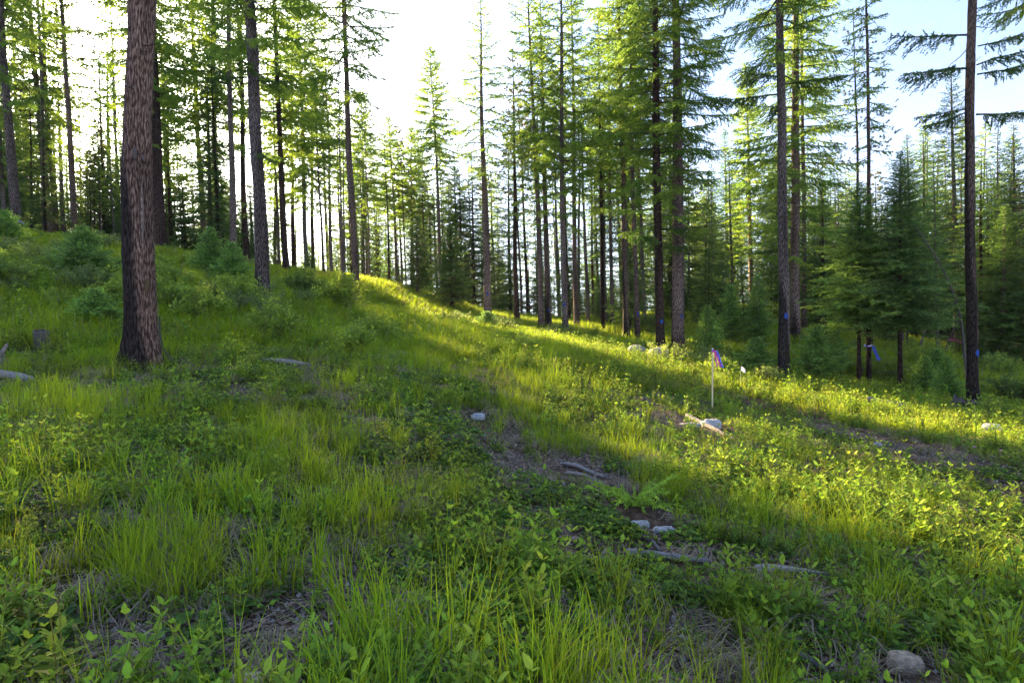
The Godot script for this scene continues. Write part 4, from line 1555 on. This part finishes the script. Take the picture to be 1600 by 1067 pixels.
func make_shrubs() -> void:
	for s in [
		["young fir with a dark stem alone on the left slope behind the stump", -12.26, -17.0, 1.5, 0.8, 0.35],
		["larger of two young firs on the slope between the two biggest left trunks", -11.1, -22.0, 1.9, 0.75, 0.2],
		["small young fir just right of the larger one between the biggest left trunks", -9.6, -20.5, 1.5, 0.62, 0.1],
		["yellow green young fir at the crest below the left edge trees", -17.9, -21.0, 1.2, 0.8, 0.0],
		["pale fluffy fir seedling on the open slope between stump and young fir", -8.77, -12.5, 0.75, 0.45, 0.05],
		["pointed young fir with dark heart straight behind the stake", 7.3, -22.0, 1.9, 0.6, 0.1],
		["bright tipped young fir right of the pointed one behind the stake", 9.1, -24.5, 2.5, 0.7, 0.0],
		["tall slim young fir right of the bright tipped one, near the lone dark larch", 10.0, -24.0, 2.9, 0.7, 0.25],
		["small grey green fir just left of the lone dark larch in the clearing", 7.7, -18.6, 1.1, 0.55, 0.25],
		["wide soft young fir touching the right side of the lone dark larch", 9.6, -18.6, 1.75, 0.75, 0.15],
		["young fir behind the wide soft one, deeper in shade", 11.2, -20.5, 1.5, 0.6, 0.5],
		["thin yellow green fir standing just left of the lone black trunk", 11.72, -15.9, 1.3, 0.34, 0.0],
		["spindly young fir in the dip left of the lone black trunk", 12.3, -17.6, 1.2, 0.38, 0.1],
		["little fir at the far side of the dip below the bent dead sapling", 15.1, -21.0, 1.0, 0.45, 0.2],
		["tiny blue green fir at the foot of the sunlit bank", -1.1, -26.0, 0.9, 0.5, 0.6],
	]:
		sapling(s[0], s[1], s[2], s[3], s[4], s[5], int(absf(s[1] * 100)) % 900 + 200)
	var fresh := Color(0.18, 0.27, 0.04)
	var bright := Color(0.36, 0.44, 0.055)
	var grey := Color(0.17, 0.215, 0.085)
	var deep := Color(0.095, 0.145, 0.038)
	for s in [
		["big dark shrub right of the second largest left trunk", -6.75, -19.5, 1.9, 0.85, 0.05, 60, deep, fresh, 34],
		["bright shrub of pale new leaves under the bare grey trunk", -5.04, -18.0, 1.35, 0.6, 0.06, 34, fresh, bright, 30],
		["rounded light green shrub in front of the second largest left trunk", -5.2, -13.0, 0.95, 0.7, 0.045, 44, fresh, bright, 28],
		["grey green shrub beside the second largest left trunk foot", -7.9, -15.6, 1.0, 0.8, 0.04, 46, grey, fresh, 26],
		["grey twiggy shrub just right of the charred larch", -6.95, -15.0, 1.15, 0.6, 0.03, 40, grey, grey * 1.3, 14],
		["leafy shrub left of the charred larch up the slope", -9.6, -14.6, 0.9, 0.75, 0.045, 46, fresh * 0.9, bright, 26],
		["wide grey green shrub at the left edge of the slope", -12.6, -14.6, 1.1, 1.0, 0.04, 60, grey, fresh, 28],
		["dense shrub behind the young fir on the left slope", -14.2, -19.5, 1.3, 1.2, 0.045, 70, fresh * 0.85, fresh * 1.2, 28],
		["shrub between the young fir and the charred larch near the crest", -11.6, -19.0, 1.2, 0.9, 0.045, 60, fresh, bright * 0.8, 28],
		["pale shrub at the crest below the wispy bare pine", -16.8, -24.0, 1.2, 1.2, 0.05, 60, grey, fresh, 26],
		["broad shrub at the crest straight above the stump", -15.6, -18.0, 1.25, 1.1, 0.045, 66, grey * 1.1, fresh, 26],
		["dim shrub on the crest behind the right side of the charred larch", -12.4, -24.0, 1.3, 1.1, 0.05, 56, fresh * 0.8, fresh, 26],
		["low shrub in front of the two young firs on the left slope", -9.6, -17.2, 0.9, 0.9, 0.04, 56, fresh, fresh * 1.3, 26],
		["thicket of young stems right of the grey twiggy shrub", -5.9, -14.4, 1.1, 0.5, 0.035, 44, grey, fresh, 16],
		["light leafy shrub in the open grass left of the middle", -3.13, -12.0, 0.62, 0.55, 0.05, 34, fresh, bright, 24],
		["taller light shrub behind the leafy one left of the middle", -3.3, -14.0, 0.75, 0.6, 0.05, 36, fresh, bright, 24],
		["rounded herb bush in the middle of the clearing", 0.2, -16.5, 0.55, 0.6, 0.05, 34, fresh, bright, 22],
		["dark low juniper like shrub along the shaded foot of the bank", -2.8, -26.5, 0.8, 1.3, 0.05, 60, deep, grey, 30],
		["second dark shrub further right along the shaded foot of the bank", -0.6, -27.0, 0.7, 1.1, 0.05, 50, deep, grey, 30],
		["bluish shrub under the close pair of larches", 2.0, -25.5, 0.7, 1.0, 0.05, 50, grey, fresh, 26],
		["sunlit dry tipped shrub in front of the thick reddish pair", 4.9, -19.0, 0.75, 0.9, 0.04, 54, grey, bright, 20],
		["pale twiggy shrub beside the stout rear trunk of the thick pair", 6.5, -19.5, 0.7, 0.8, 0.04, 46, grey * 1.2, bright, 16],
		["small dark bush in front of the lone dark larch", 7.0, -16.2, 0.5, 0.45, 0.035, 34, grey, fresh, 24],
		["bush of round leaves left of the lone dark larch", 6.0, -17.2, 0.6, 0.6, 0.045, 36, fresh, bright, 24],
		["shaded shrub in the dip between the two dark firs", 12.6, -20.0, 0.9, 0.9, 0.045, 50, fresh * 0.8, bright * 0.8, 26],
		["yellow green shrub in the dip below the leaning pole", 16.6, -24.0, 1.0, 1.3, 0.05, 60, fresh, bright, 26],
		["dark shrub behind the lone black trunk", 14.9, -17.5, 0.9, 1.0, 0.05, 54, deep, fresh, 28],
		["bushy growth at the right edge beyond the charred stump", 15.4, -16.0, 0.85, 0.9, 0.05, 54, deep, fresh, 28],
		["sunlit shrub on the rise behind the thick reddish pair", 13.0, -33.0, 1.4, 1.7, 0.07, 60, fresh, bright, 26],
		["second sunlit shrub on the rise, right behind the mossy grey larch", 16.5, -36.0, 1.5, 1.8, 0.07, 60, fresh, bright, 26],
	]:
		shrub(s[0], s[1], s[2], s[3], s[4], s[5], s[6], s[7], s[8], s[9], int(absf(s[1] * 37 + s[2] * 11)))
	# the knee high brush of the left slope and of the wood's edge
	rng.seed = 606
	var kinds: Array = []
	for k in 5:
		kinds.append([bush(44, 0.85, 0.6, 0.042, [fresh, grey, fresh * 1.15, grey * 1.15, deep * 1.3][k], [bright, fresh, bright, bright * 0.8, fresh][k], 24), null])
	rng.seed = 607
	var n := 0
	while n < 120:
		var left: bool = n < 78
		var D: float = rr(13.0, 30.0) if left else rr(19.0, 40.0)
		var s: float = rr(-0.95, -0.27) if left else rr(0.08, 1.0)
		var x := s * D
		var sc: float = rr(0.55, 1.25) * (0.72 if left and D > 19 else 1.0)
		var k := rng.randi_range(0, 4)
		var turn := rr(0, TAU)
		if left and D < 17 and s > -0.45:
			continue
		if not left and D < 24 and s < 0.55:
			continue
		n += 1
		var label := name_of(["knee high shrub", "grey green shrub", "bright leafy shrub", "pale grey shrub", "dark leafy shrub"][k], s, D * 2.2, 9.0 + 12.0 * (sc - 0.4)).replace(" behind ", " below ")
		var group := "low shrubs: " + label
		var o: Node3D
		if kinds[k][1] == null:
			o = thing("leafy_shrub", label, "shrub", on(x, -D, -0.03), group)
			part("stems", kinds[k][0][0], M.twig, o)
			part("foliage", kinds[k][0][1], M.leaf, o)
			kinds[k][1] = o
		else:
			o = kinds[k][1].duplicate()
			o.name = numbered("leafy_shrub")
			add_child(o, true)
			tag(o, label, "shrub", group)
			o.position = on(x, -D, -0.03)
		o.rotation.y = turn
		o.scale = Vector3(sc * 1.15, sc, sc * 1.15)


# ---------------------------------------------------------------- stones, dead wood, stake
func rock_mesh(size: Vector3, lobes: int, c: Color, rough: float) -> ArrayMesh:
	var st := SurfaceTool.new()
	st.begin(Mesh.PRIMITIVE_TRIANGLES)
	st.set_smooth_group(0)
	var nu := 20
	var nv := 12
	var o := rr(0, 500)
	for j in nv + 1:
		for i in nu + 1:
			var th: float = PI * j / nv
			var ph: float = TAU * (i % nu) / nu
			var d := Vector3(sin(th) * cos(ph), cos(th), sin(th) * sin(ph))
			var r: float = 1.0 + rough * noise.get_noise_3d(d.x * 60 + o, d.y * 60, d.z * 60) + rough * 0.5 * noise.get_noise_3d(d.x * 160 + o, d.y * 160, d.z * 160)
			d = d * r
			d.x = signf(d.x) * pow(absf(d.x), 0.85)
			d.y = signf(d.y) * pow(absf(d.y), 0.8)
			st.set_color(c * (1.0 + 0.35 * noise.get_noise_3d(d.x * 90 + o, d.y * 90, d.z * 90)))
			st.set_uv(Vector2(i / float(nu), j / float(nv)))
			st.add_vertex(d * size)
	for j in nv:
		for i in nu:
			var k := j * (nu + 1) + i
			for q in [k, k + 1, k + nu + 1, k + 1, k + nu + 2, k + nu + 1]:
				st.add_index(q)
	st.generate_normals()
	return st.commit()


func wood_mesh(pts: Array, r0: float, r1: float, c: Color, rough: float, flat := 1.0, segs := 12) -> ArrayMesh:
	# weathered wood along a line of points: split grain, broken ends
	var st := SurfaceTool.new()
	st.begin(Mesh.PRIMITIVE_TRIANGLES)
	st.set_smooth_group(0)
	var o := rr(0, 900)
	var curve := Curve3D.new()
	for i in pts.size():
		var t: Vector3 = (pts[mini(i + 1, pts.size() - 1)] - pts[maxi(i - 1, 0)]) * 0.22
		curve.add_point(pts[i], -t, t)
	var len := curve.get_baked_length()
	var rings := clampi(int(len / 0.03), 8, 60)
	for j in rings + 1:
		var t: float = float(j) / rings
		var p := curve.sample_baked(len * t)
		var d := (curve.sample_baked(minf(len, len * t + 0.02)) - curve.sample_baked(maxf(0, len * t - 0.02))).normalized()
		var s := d.cross(Vector3.UP if absf(d.y) < 0.9 else Vector3.RIGHT).normalized()
		var u := s.cross(d)
		var r: float = lerpf(r0, r1, t)
		if j == 0 or j == rings:
			r *= 0.02
		for i in segs + 1:
			var a: float = TAU * (i % segs) / segs
			var q: float = noise.get_noise_3d(cos(a) * 90 + o, sin(a) * 90, t * len * 60.0)
			var e: float = r * (1.0 + rough * q)
			var end := 0.0
			if j <= 1:
				end = -0.3 * r0 * q
			elif j >= rings - 1:
				end = 0.5 * r0 * q
			st.set_color(c * (1.0 + 0.5 * q))
			st.set_uv(Vector2(2.0 * i / segs, t * len * 0.8))
			st.add_vertex(p + d * end + s * cos(a) * e + u * sin(a) * e * flat)
	for j in rings:
		for i in segs:
			var k := j * (segs + 1) + i
			for q in [k, k + segs + 1, k + 1, k + 1, k + segs + 1, k + segs + 2]:
				st.add_index(q)
	st.generate_normals()
	return st.commit()


func make_small_things() -> void:
	rng.seed = 31
	for s in [
		["smooth tan boulder half sunk at the lower right corner", 1.89, -2.85, Vector3(0.085, 0.06, 0.07), Color(0.42, 0.32, 0.23), 0.15],
		["flat tan stone showing at the bottom edge below the dead grass", -1.13, -2.42, Vector3(0.09, 0.035, 0.06), Color(0.4, 0.34, 0.26), 0.2],
		["left one of two pale lichen spotted stones on the foreground soil", 1.0, -4.72, Vector3(0.075, 0.03, 0.055), Color(0.42, 0.41, 0.40), 0.4],
		["right one of two pale lichen spotted stones on the foreground soil", 1.16, -4.6, Vector3(0.085, 0.035, 0.06), Color(0.44, 0.43, 0.42), 0.4],
		["white stone beside the grey branch in front of the stake", 3.12, -9.3, Vector3(0.16, 0.09, 0.11), Color(0.55, 0.53, 0.51), 0.35],
		["grey slab on the soil left of the white stone", 2.72, -9.1, Vector3(0.16, 0.05, 0.12), Color(0.4, 0.39, 0.4), 0.3],
		["whitish boulder in the sunny grass right of the stump", 8.91, -11.0, Vector3(0.2, 0.14, 0.15), Color(0.6, 0.57, 0.52), 0.25],
		["dark grey rock at the foot of the brush left of the thick pair", 4.2, -20.0, Vector3(0.3, 0.26, 0.25), Color(0.28, 0.28, 0.3), 0.3],
		["pale rock in the brush in front of the thick pair", 4.75, -19.2, Vector3(0.36, 0.26, 0.28), Color(0.34, 0.33, 0.34), 0.4],
		["flat blue grey stone in the grass at the middle", -0.47, -7.8, Vector3(0.10, 0.05, 0.08), Color(0.38, 0.4, 0.44), 0.25],
		["small reddish stone on soil by the evergreen mat", 0.42, -4.25, Vector3(0.035, 0.025, 0.03), Color(0.3, 0.2, 0.16), 0.2],
		["grey stone on the bare track right of the clearing", 5.5, -8.9, Vector3(0.07, 0.045, 0.06), Color(0.4, 0.38, 0.38), 0.25],
		["dark little stone beside the tan boulder", 1.70, -2.9, Vector3(0.03, 0.025, 0.03), Color(0.2, 0.18, 0.18), 0.2],
	]:
		var q: Vector3 = s[3]
		solo("stone" if q.x < 0.12 else "boulder", rock_mesh(q, 4, s[4], s[5]), M.stone, s[0], "stone", on(s[1], s[2], q.y * 0.5))
	var grey := Color(0.33, 0.30, 0.295)
	var dark := Color(0.13, 0.115, 0.11)
	var v := func(x, z, h): return on(x, z, h)
	for s in [
		["log", "slender grey fallen branch lying in front of the stake", [[2.9, -9.9, 0.07], [3.0, -9.3, 0.05], [3.05, -8.8, 0.05], [3.1, -8.2, 0.02]], 0.035, 0.02, grey, 0.25, 1.0],
		["root", "dark curved root sticking up left of the stake", [[2.45, -11.0, 0.0], [2.42, -11.0, 0.13], [2.5, -10.95, 0.05], [2.9, -10.8, 0.03]], 0.04, 0.025, dark, 0.4, 1.0],
		["log", "pale half hidden log in the grass right of the charred larch", [[-4.25, -10.0, 0.04], [-3.9, -10.0, 0.05], [-3.4, -9.95, 0.02]], 0.05, 0.04, grey, 0.3, 0.8],
		["log", "grey log entering at the left edge below the stump", [[-7.9, -8.6, 0.06], [-7.2, -8.45, 0.06], [-6.75, -8.3, 0.03]], 0.07, 0.05, grey * 0.9, 0.25, 1.0],
		["log", "pale upright slab of wood at the left edge above the grey log", [[-7.75, -8.95, 0.0], [-7.7, -8.9, 0.25], [-7.6, -8.9, 0.42]], 0.07, 0.03, grey, 0.3, 0.6],
		["plank", "dark grey plank like piece of wood on the foreground soil", [[0.74, -4.05, 0.03], [1.0, -4.03, 0.035], [1.33, -4.0, 0.03]], 0.045, 0.03, grey * 0.75, 0.3, 0.5],
		["log", "splintered pale wood half under leaves at the right foreground", [[1.6, -3.95, 0.02], [1.8, -3.9, 0.05], [2.08, -3.88, 0.03]], 0.05, 0.015, grey * 1.15, 0.45, 0.5],
		["root", "pale twisted wood on the soil above the feathery fir seedling", [[0.52, -6.3, 0.02], [0.66, -6.15, 0.05], [0.76, -6.1, 0.02], [0.9, -5.9, 0.03]], 0.032, 0.02, grey * 1.2, 0.5, 0.8],
		["root", "second twisted root fragment below the pale twisted wood", [[0.5, -5.95, 0.02], [0.7, -5.85, 0.04], [0.86, -5.7, 0.01]], 0.028, 0.015, grey, 0.5, 0.8],
		["stick", "pale stick slanting in the leaves near the bottom right", [[1.33, -2.95, 0.02], [1.4, -2.85, 0.05], [1.47, -2.76, 0.03]], 0.016, 0.01, grey * 1.1, 0.3, 1.0],
		["bark_piece", "small grey chunk of bark standing in the foreground soil", [[0.56, -3.92, 0.0], [0.59, -3.92, 0.07], [0.62, -3.92, 0.10]], 0.04, 0.02, grey, 0.3, 0.4],
		["log", "short sawn log lying in the grass left of the charred stump", [[8.4, -14.05, 0.09], [8.7, -13.8, 0.09], [9.05, -13.6, 0.08]], 0.10, 0.085, grey * 0.6, 0.2, 1.0],
		["log", "fallen trunk behind the charred stump at the right edge", [[11.5, -13.4, 0.08], [12.8, -13.3, 0.1], [14.0, -13.6, 0.1]], 0.09, 0.07, grey * 0.55, 0.2, 1.0],
		["log", "long thin grey log on the slope below the bank", [[0.2, -27.5, 0.06], [1.2, -27.0, 0.06], [2.4, -26.2, 0.06]], 0.06, 0.05, grey * 1.1, 0.2, 1.0],
		["stick", "thin dark twig stuck in the bare track at the right", [[5.25, -8.2, 0.0], [5.4, -8.2, 0.2], [5.62, -8.25, 0.42]], 0.008, 0.004, dark, 0.2, 1.0],
		["stick", "grey stick lying across the foreground soil under the mats", [[0.95, -4.45, 0.02], [1.0, -4.3, 0.03], [1.02, -4.15, 0.02]], 0.018, 0.012, grey * 0.8, 0.3, 1.0],
		["stick", "crooked dark stick curving down beside the charred larch", [[-5.5, -9.25, 0.85], [-5.47, -9.2, 0.5], [-5.35, -9.15, 0.25], [-5.15, -9.15, 0.08]], 0.012, 0.008, dark * 0.6, 0.3, 1.0],
		["stick", "forked charred twig on the ground beside the charred larch", [[-5.2, -9.2, 0.02], [-5.1, -9.15, 0.12], [-5.02, -9.15, 0.2]], 0.012, 0.005, dark * 0.6, 0.3, 1.0],
	]:
		var pts: Array = []
		var base := on(s[2][0][0], s[2][0][1])
		for p in s[2]:
			pts.append(on(p[0], p[1], p[2]) - base)
		solo(s[0], wood_mesh(pts, s[3], s[4], s[5], s[6], s[7]), M.wood, s[1], "stick" if s[0] == "stick" else "wood", base)
	# the bent dead sapling and the leaning pole with its pink ribbon
	var b0 := on(13.15, -17.0)
	solo("dead_sapling", wood_mesh([Vector3(0, -0.1, 0), Vector3(-0.1, 1.2, 0), Vector3(-0.28, 2.6, 0), Vector3(-0.85, 3.9, 0.1), Vector3(-1.7, 5.1, 0.2)], 0.045, 0.012, dark, 0.15, 1.0, 8), M.wood, "bent dead sapling arching left beside the lone black trunk", "dead tree", b0)
	var b1 := on(20.4, -28.0)
	var lp := thing("leaning_pole", "leaning dead pole with a pink ribbon in the dip at the right", "dead tree", b1)
	part("stem", wood_mesh([Vector3(0, -0.1, 0), Vector3(0.45, 0.95, 0), Vector3(0.95, 2.1, 0)], 0.09, 0.06, Color(0.2, 0.15, 0.11), 0.15, 1.0, 10), M.wood, lp)
	var rb := Sheet.new()
	rb.quad(Vector3(0.28, 0.78, 0.1), Vector3(0.62, 0.72, 0.12), Vector3(0.62, 0.84, 0.12), Vector3(0.28, 0.88, 0.1), Color.WHITE)
	rb.quad(Vector3(0.62, 0.72, 0.12), Vector3(0.8, 0.62, 0.16), Vector3(0.82, 0.7, 0.16), Vector3(0.62, 0.84, 0.12), Color.WHITE)
	part("ribbon", rb.mesh(), M.pink_ribbon, lp)
	for k in 2:
		var b2 := on(19.6 + k * 4.2, -28.5 + k)
		solo("dead_sapling", wood_mesh([Vector3(0, -0.1, 0), Vector3(0.4 + k * 0.5, 1.3, 0), Vector3(0.75 + k, 2.5, 0)], 0.07, 0.04, Color(0.24, 0.2, 0.17), 0.15, 1.0, 8), M.wood, ["thin leaning dead stem left of the pole with the pink ribbon", "pale leaning dead stem right of the pole with the pink ribbon"][k], "dead tree", b2)
	# the loose feathery seedling
	var sl := thing("larch_seedling", "loose feathery light green seedling on bare soil in the middle foreground", "seedling", on(1.04, -5.2))
	for k in 20:
		var lf := Sheet.new()
		var a := k * 2.4 + rr(-0.3, 0.3)
		var l := rr(0.26, 0.46)
		var up := rr(0.25, 1.3)
		var p := Vector3(cos(a), 0.2, sin(a)) * 0.02
		var d := Vector3(cos(a), up, sin(a)).normalized()
		for q in 5:
			var step := l / 5.0
			lf.tri(p - Vector3(0.002, 0, 0), p + Vector3(0.002, 0, 0.002), p + d * step, Color(0.12, 0.09, 0.05))
			brush(lf, p, d, step, 0.042, Color(0.26, 0.40, 0.05) * rr(0.8, 1.25), 0.9)
			if q > 0:
				brush(lf, p, (d + rdir() * 0.9).normalized(), step * 1.3, 0.036, Color(0.30, 0.44, 0.05) * rr(0.8, 1.25), 0.9)
			p += d * step
			d = (d + Vector3(cos(a), -0.25, sin(a)) * 0.22 + rdir() * 0.12).normalized()
		part("shoot", lf.mesh(), M.needle, sl)
	# stumps
	var s1 := thing("stump", "small grey sawn stump in the grass at the left", "stump", on(-8.35, -10.5))
	part("bark", stump_mesh(0.14, 0.115, 0.30, 0.03, Color(0.13, 0.11, 0.105), 1.0), M.wood, s1)
	part("cut_face", disc_mesh(0.105, 0.30, Color(0.3, 0.27, 0.25)), M.wood, s1)
	var s2 := thing("stump", "low charred broken stump beside the lone black trunk", "stump", on(10.9, -14.2))
	part("bark", stump_mesh(0.42, 0.2, 0.32, 0.09, Color(0.10, 0.085, 0.08), 0.6), M.wood, s2)
	part("cut_face", disc_mesh(0.30, 0.24, Color(0.09, 0.075, 0.07)), M.wood, s2)
	# survey stake
	var st := thing("survey_stake", "wooden survey stake with pink and blue ribbons in the clearing", "stake", on(3.95, -11.7))
	st.rotation = Vector3(0.02, 0.25, -0.01)
	var bm := Sheet.new()
	var hw := 0.016
	var hd := 0.006
	var tp := 1.22
	var ring: Array = [Vector3(-hw, 0, -hd), Vector3(hw, 0, -hd), Vector3(hw, 0, hd), Vector3(-hw, 0, hd)]
	for i in 4:
		var j: int = (i + 1) % 4
		bm.quad(ring[i] - Vector3.UP * 0.2, ring[j] - Vector3.UP * 0.2, ring[j] + Vector3.UP * tp, ring[i] + Vector3.UP * tp, Color.WHITE)
	bm.quad(ring[0] + Vector3.UP * tp, ring[1] + Vector3.UP * tp, ring[2] + Vector3.UP * tp, ring[3] + Vector3.UP * tp, Color.WHITE)
	part("lath", bm.mesh(), M.lath, st)
	for k in 2:
		var r := Sheet.new()
		for e in 2:
			var p := Vector3(0.018 + 0.028 * k, 1.17 - 0.01 * k, 0.012 + 0.010 * e + 0.006 * k)
			for q in 7:
				var p2 := p + Vector3(0.010 + 0.006 * k + 0.008 * e + rr(-0.008, 0.008), -0.048, rr(-0.008, 0.012))
				r.quad(p, p + Vector3(0.03, 0.012, 0.004), p2 + Vector3(0.032, 0.008, 0.006), p2, Color.WHITE)
				p = p2
		r.quad(Vector3(-0.023, 1.13 + 0.03 * k, 0.009), Vector3(0.023, 1.13 + 0.03 * k, 0.009), Vector3(0.023, 1.16 + 0.03 * k, 0.009), Vector3(-0.023, 1.16 + 0.03 * k, 0.009), Color.WHITE)
		part("ribbon", r.mesh(), [M.pink_ribbon, M.blue_ribbon][k], st)
	var pf := thing("pin_flag", "small pale marker flag on a wire right of the stake", "flag", on(5.59, -14.5))
	var wm := Sheet.new()
	wm.tube(PackedVector3Array([Vector3(0, -0.1, 0), Vector3(0.01, 0.3, 0), Vector3(0.03, 0.6, 0)]), PackedFloat32Array([0.003, 0.003, 0.003]), 5, Color.WHITE)
	part("wire", wm.mesh(), M.wire, pf)
	var fm := Sheet.new()
	for q in 4:
		fm.quad(Vector3(0.03 + q * 0.024, 0.50 - q * 0.018, 0.012 * sin(q * 1.7)), Vector3(0.054 + q * 0.024, 0.482 - q * 0.018, 0.012 * sin(q * 1.7 + 1.7)), Vector3(0.054 + q * 0.024, 0.592 - q * 0.018, 0.012 * sin(q * 1.7 + 1.7)), Vector3(0.03 + q * 0.024, 0.61 - q * 0.018, 0.012 * sin(q * 1.7)), Color.WHITE)
	part("flag", fm.mesh(), M.pale_flag, pf)
	for k in 2:
		var fl := thing("wildflower", ["left pink wildflower at the edge of the bare track", "right pink wildflower at the edge of the bare track"][k], "flower", on([6.03, 6.25][k], [-7.7, -7.55][k]))
		var sm := Sheet.new()
		sprig(sm, Vector3.ZERO, 0.26, 0.03, Color(0.07, 0.12, 0.03), Color(0.1, 0.17, 0.03), 0.1, 5)
		part("stem", sm.mesh(), M.leaf, fl)
		for q in 5:
			var pm := Sheet.new()
			var a := TAU * q / 5
			leaf(pm, Vector3(0.0, 0.27, 0.0), Vector3(cos(a), 0.45, sin(a)).normalized(), Vector3.UP, 0.026, 0.02, Color.WHITE, 0.2)
			part("petal", pm.mesh(), M.petal, fl)


func stump_mesh(rb: float, rt: float, h: float, jag: float, c: Color, dens: float) -> ArrayMesh:
	var st := SurfaceTool.new()
	st.begin(Mesh.PRIMITIVE_TRIANGLES)
	st.set_smooth_group(0)
	var n := 26
	for j in 10:
		for i in n + 1:
			var a: float = TAU * (i % n) / n
			var t: float = minf(j / 8.0, 1.0)
			var q: float = noise.get_noise_3d(cos(a) * 60, j * 2.0, sin(a) * 60)
			var r: float = lerpf(rb, rt, pow(t, 0.6)) * (1.0 + 0.22 * q)
			var y: float = -0.1 + (h + 0.1 + jag * 2.0 * q) * t
			if j == 9:
				r *= 0.86
				y -= 0.004
			st.set_color(c * (1.0 + 0.5 * q))
			st.set_uv(Vector2(3.0 * i / n, y * 2.0))
			st.add_vertex(Vector3(cos(a) * r, y, sin(a) * r))
	for j in 9:
		for i in n:
			var k := j * (n + 1) + i
			for q in [k, k + n + 1, k + 1, k + 1, k + n + 1, k + n + 2]:
				st.add_index(q)
	st.generate_normals()
	return st.commit()


func disc_mesh(r: float, y: float, c: Color) -> ArrayMesh:
	var s := Sheet.new()
	for i in 24:
		var a := TAU * i / 24
		var b := TAU * (i + 1) / 24
		for k in 4:
			var r0 := r * k / 4.0
			var r1 := r * (k + 1) / 4.0
			s.quad(Vector3(cos(a) * r0, y, sin(a) * r0), Vector3(cos(b) * r0, y, sin(b) * r0), Vector3(cos(b) * r1, y, sin(b) * r1), Vector3(cos(a) * r1, y, sin(a) * r1), c * (1.0 - 0.12 * (k % 2)))
	return s.mesh()


# ---------------------------------------------------------------- the scene
func _ready() -> void:
	rng.seed = 1
	noise.seed = 12
	noise.frequency = 0.01
	noise.fractal_octaves = 3
	ridge.seed = 21
	ridge.frequency = 0.01
	ridge.noise_type = FastNoiseLite.TYPE_SIMPLEX_SMOOTH
	ridge.fractal_type = FastNoiseLite.FRACTAL_RIDGED
	ridge.fractal_octaves = 3
	var cam := Camera3D.new()
	cam.name = "camera"
	cam.fov = 60.0
	cam.far = 2000.0
	cam.position = Vector3(0, 1.6, 0)
	cam.rotation = Vector3(deg_to_rad(-1.5), 0, deg_to_rad(-1.3))
	add_child(cam)
	var env := Environment.new()
	env.background_mode = Environment.BG_SKY
	env.sky = make_sky()
	env.tonemap_mode = Environment.TONE_MAPPER_LINEAR
	env.tonemap_exposure = 37.0
	env.fog_enabled = true
	env.fog_density = 0.00025
	env.fog_light_color = Color(1.0, 0.96, 0.9)
	env.sdfgi_enabled = true
	env.ssao_enabled = true
	env.ssil_enabled = true
	var we := WorldEnvironment.new()
	we.name = "world"
	we.environment = env
	add_child(we)
	var sun := DirectionalLight3D.new()
	sun.name = "sun"
	sun.light_color = Color(1.0, 0.88, 0.66)
	sun.light_energy = 0.6
	sun.light_angular_distance = 0.8
	sun.shadow_enabled = true
	add_child(sun)
	sun.look_at_from_position(SUN * 50.0, Vector3.ZERO)
	make_materials()
	land_fit()
	land_grid()
	make_ground()
	var t0 := Time.get_ticks_msec()
	make_trees()
	print("trees ", Time.get_ticks_msec() - t0)
	make_wood()
	print("wood ", Time.get_ticks_msec() - t0)
	make_shrubs()
	print("shrubs ", Time.get_ticks_msec() - t0)
	make_growth()
	print("growth ", Time.get_ticks_msec() - t0)
	make_small_things()
	print("all ", Time.get_ticks_msec() - t0)
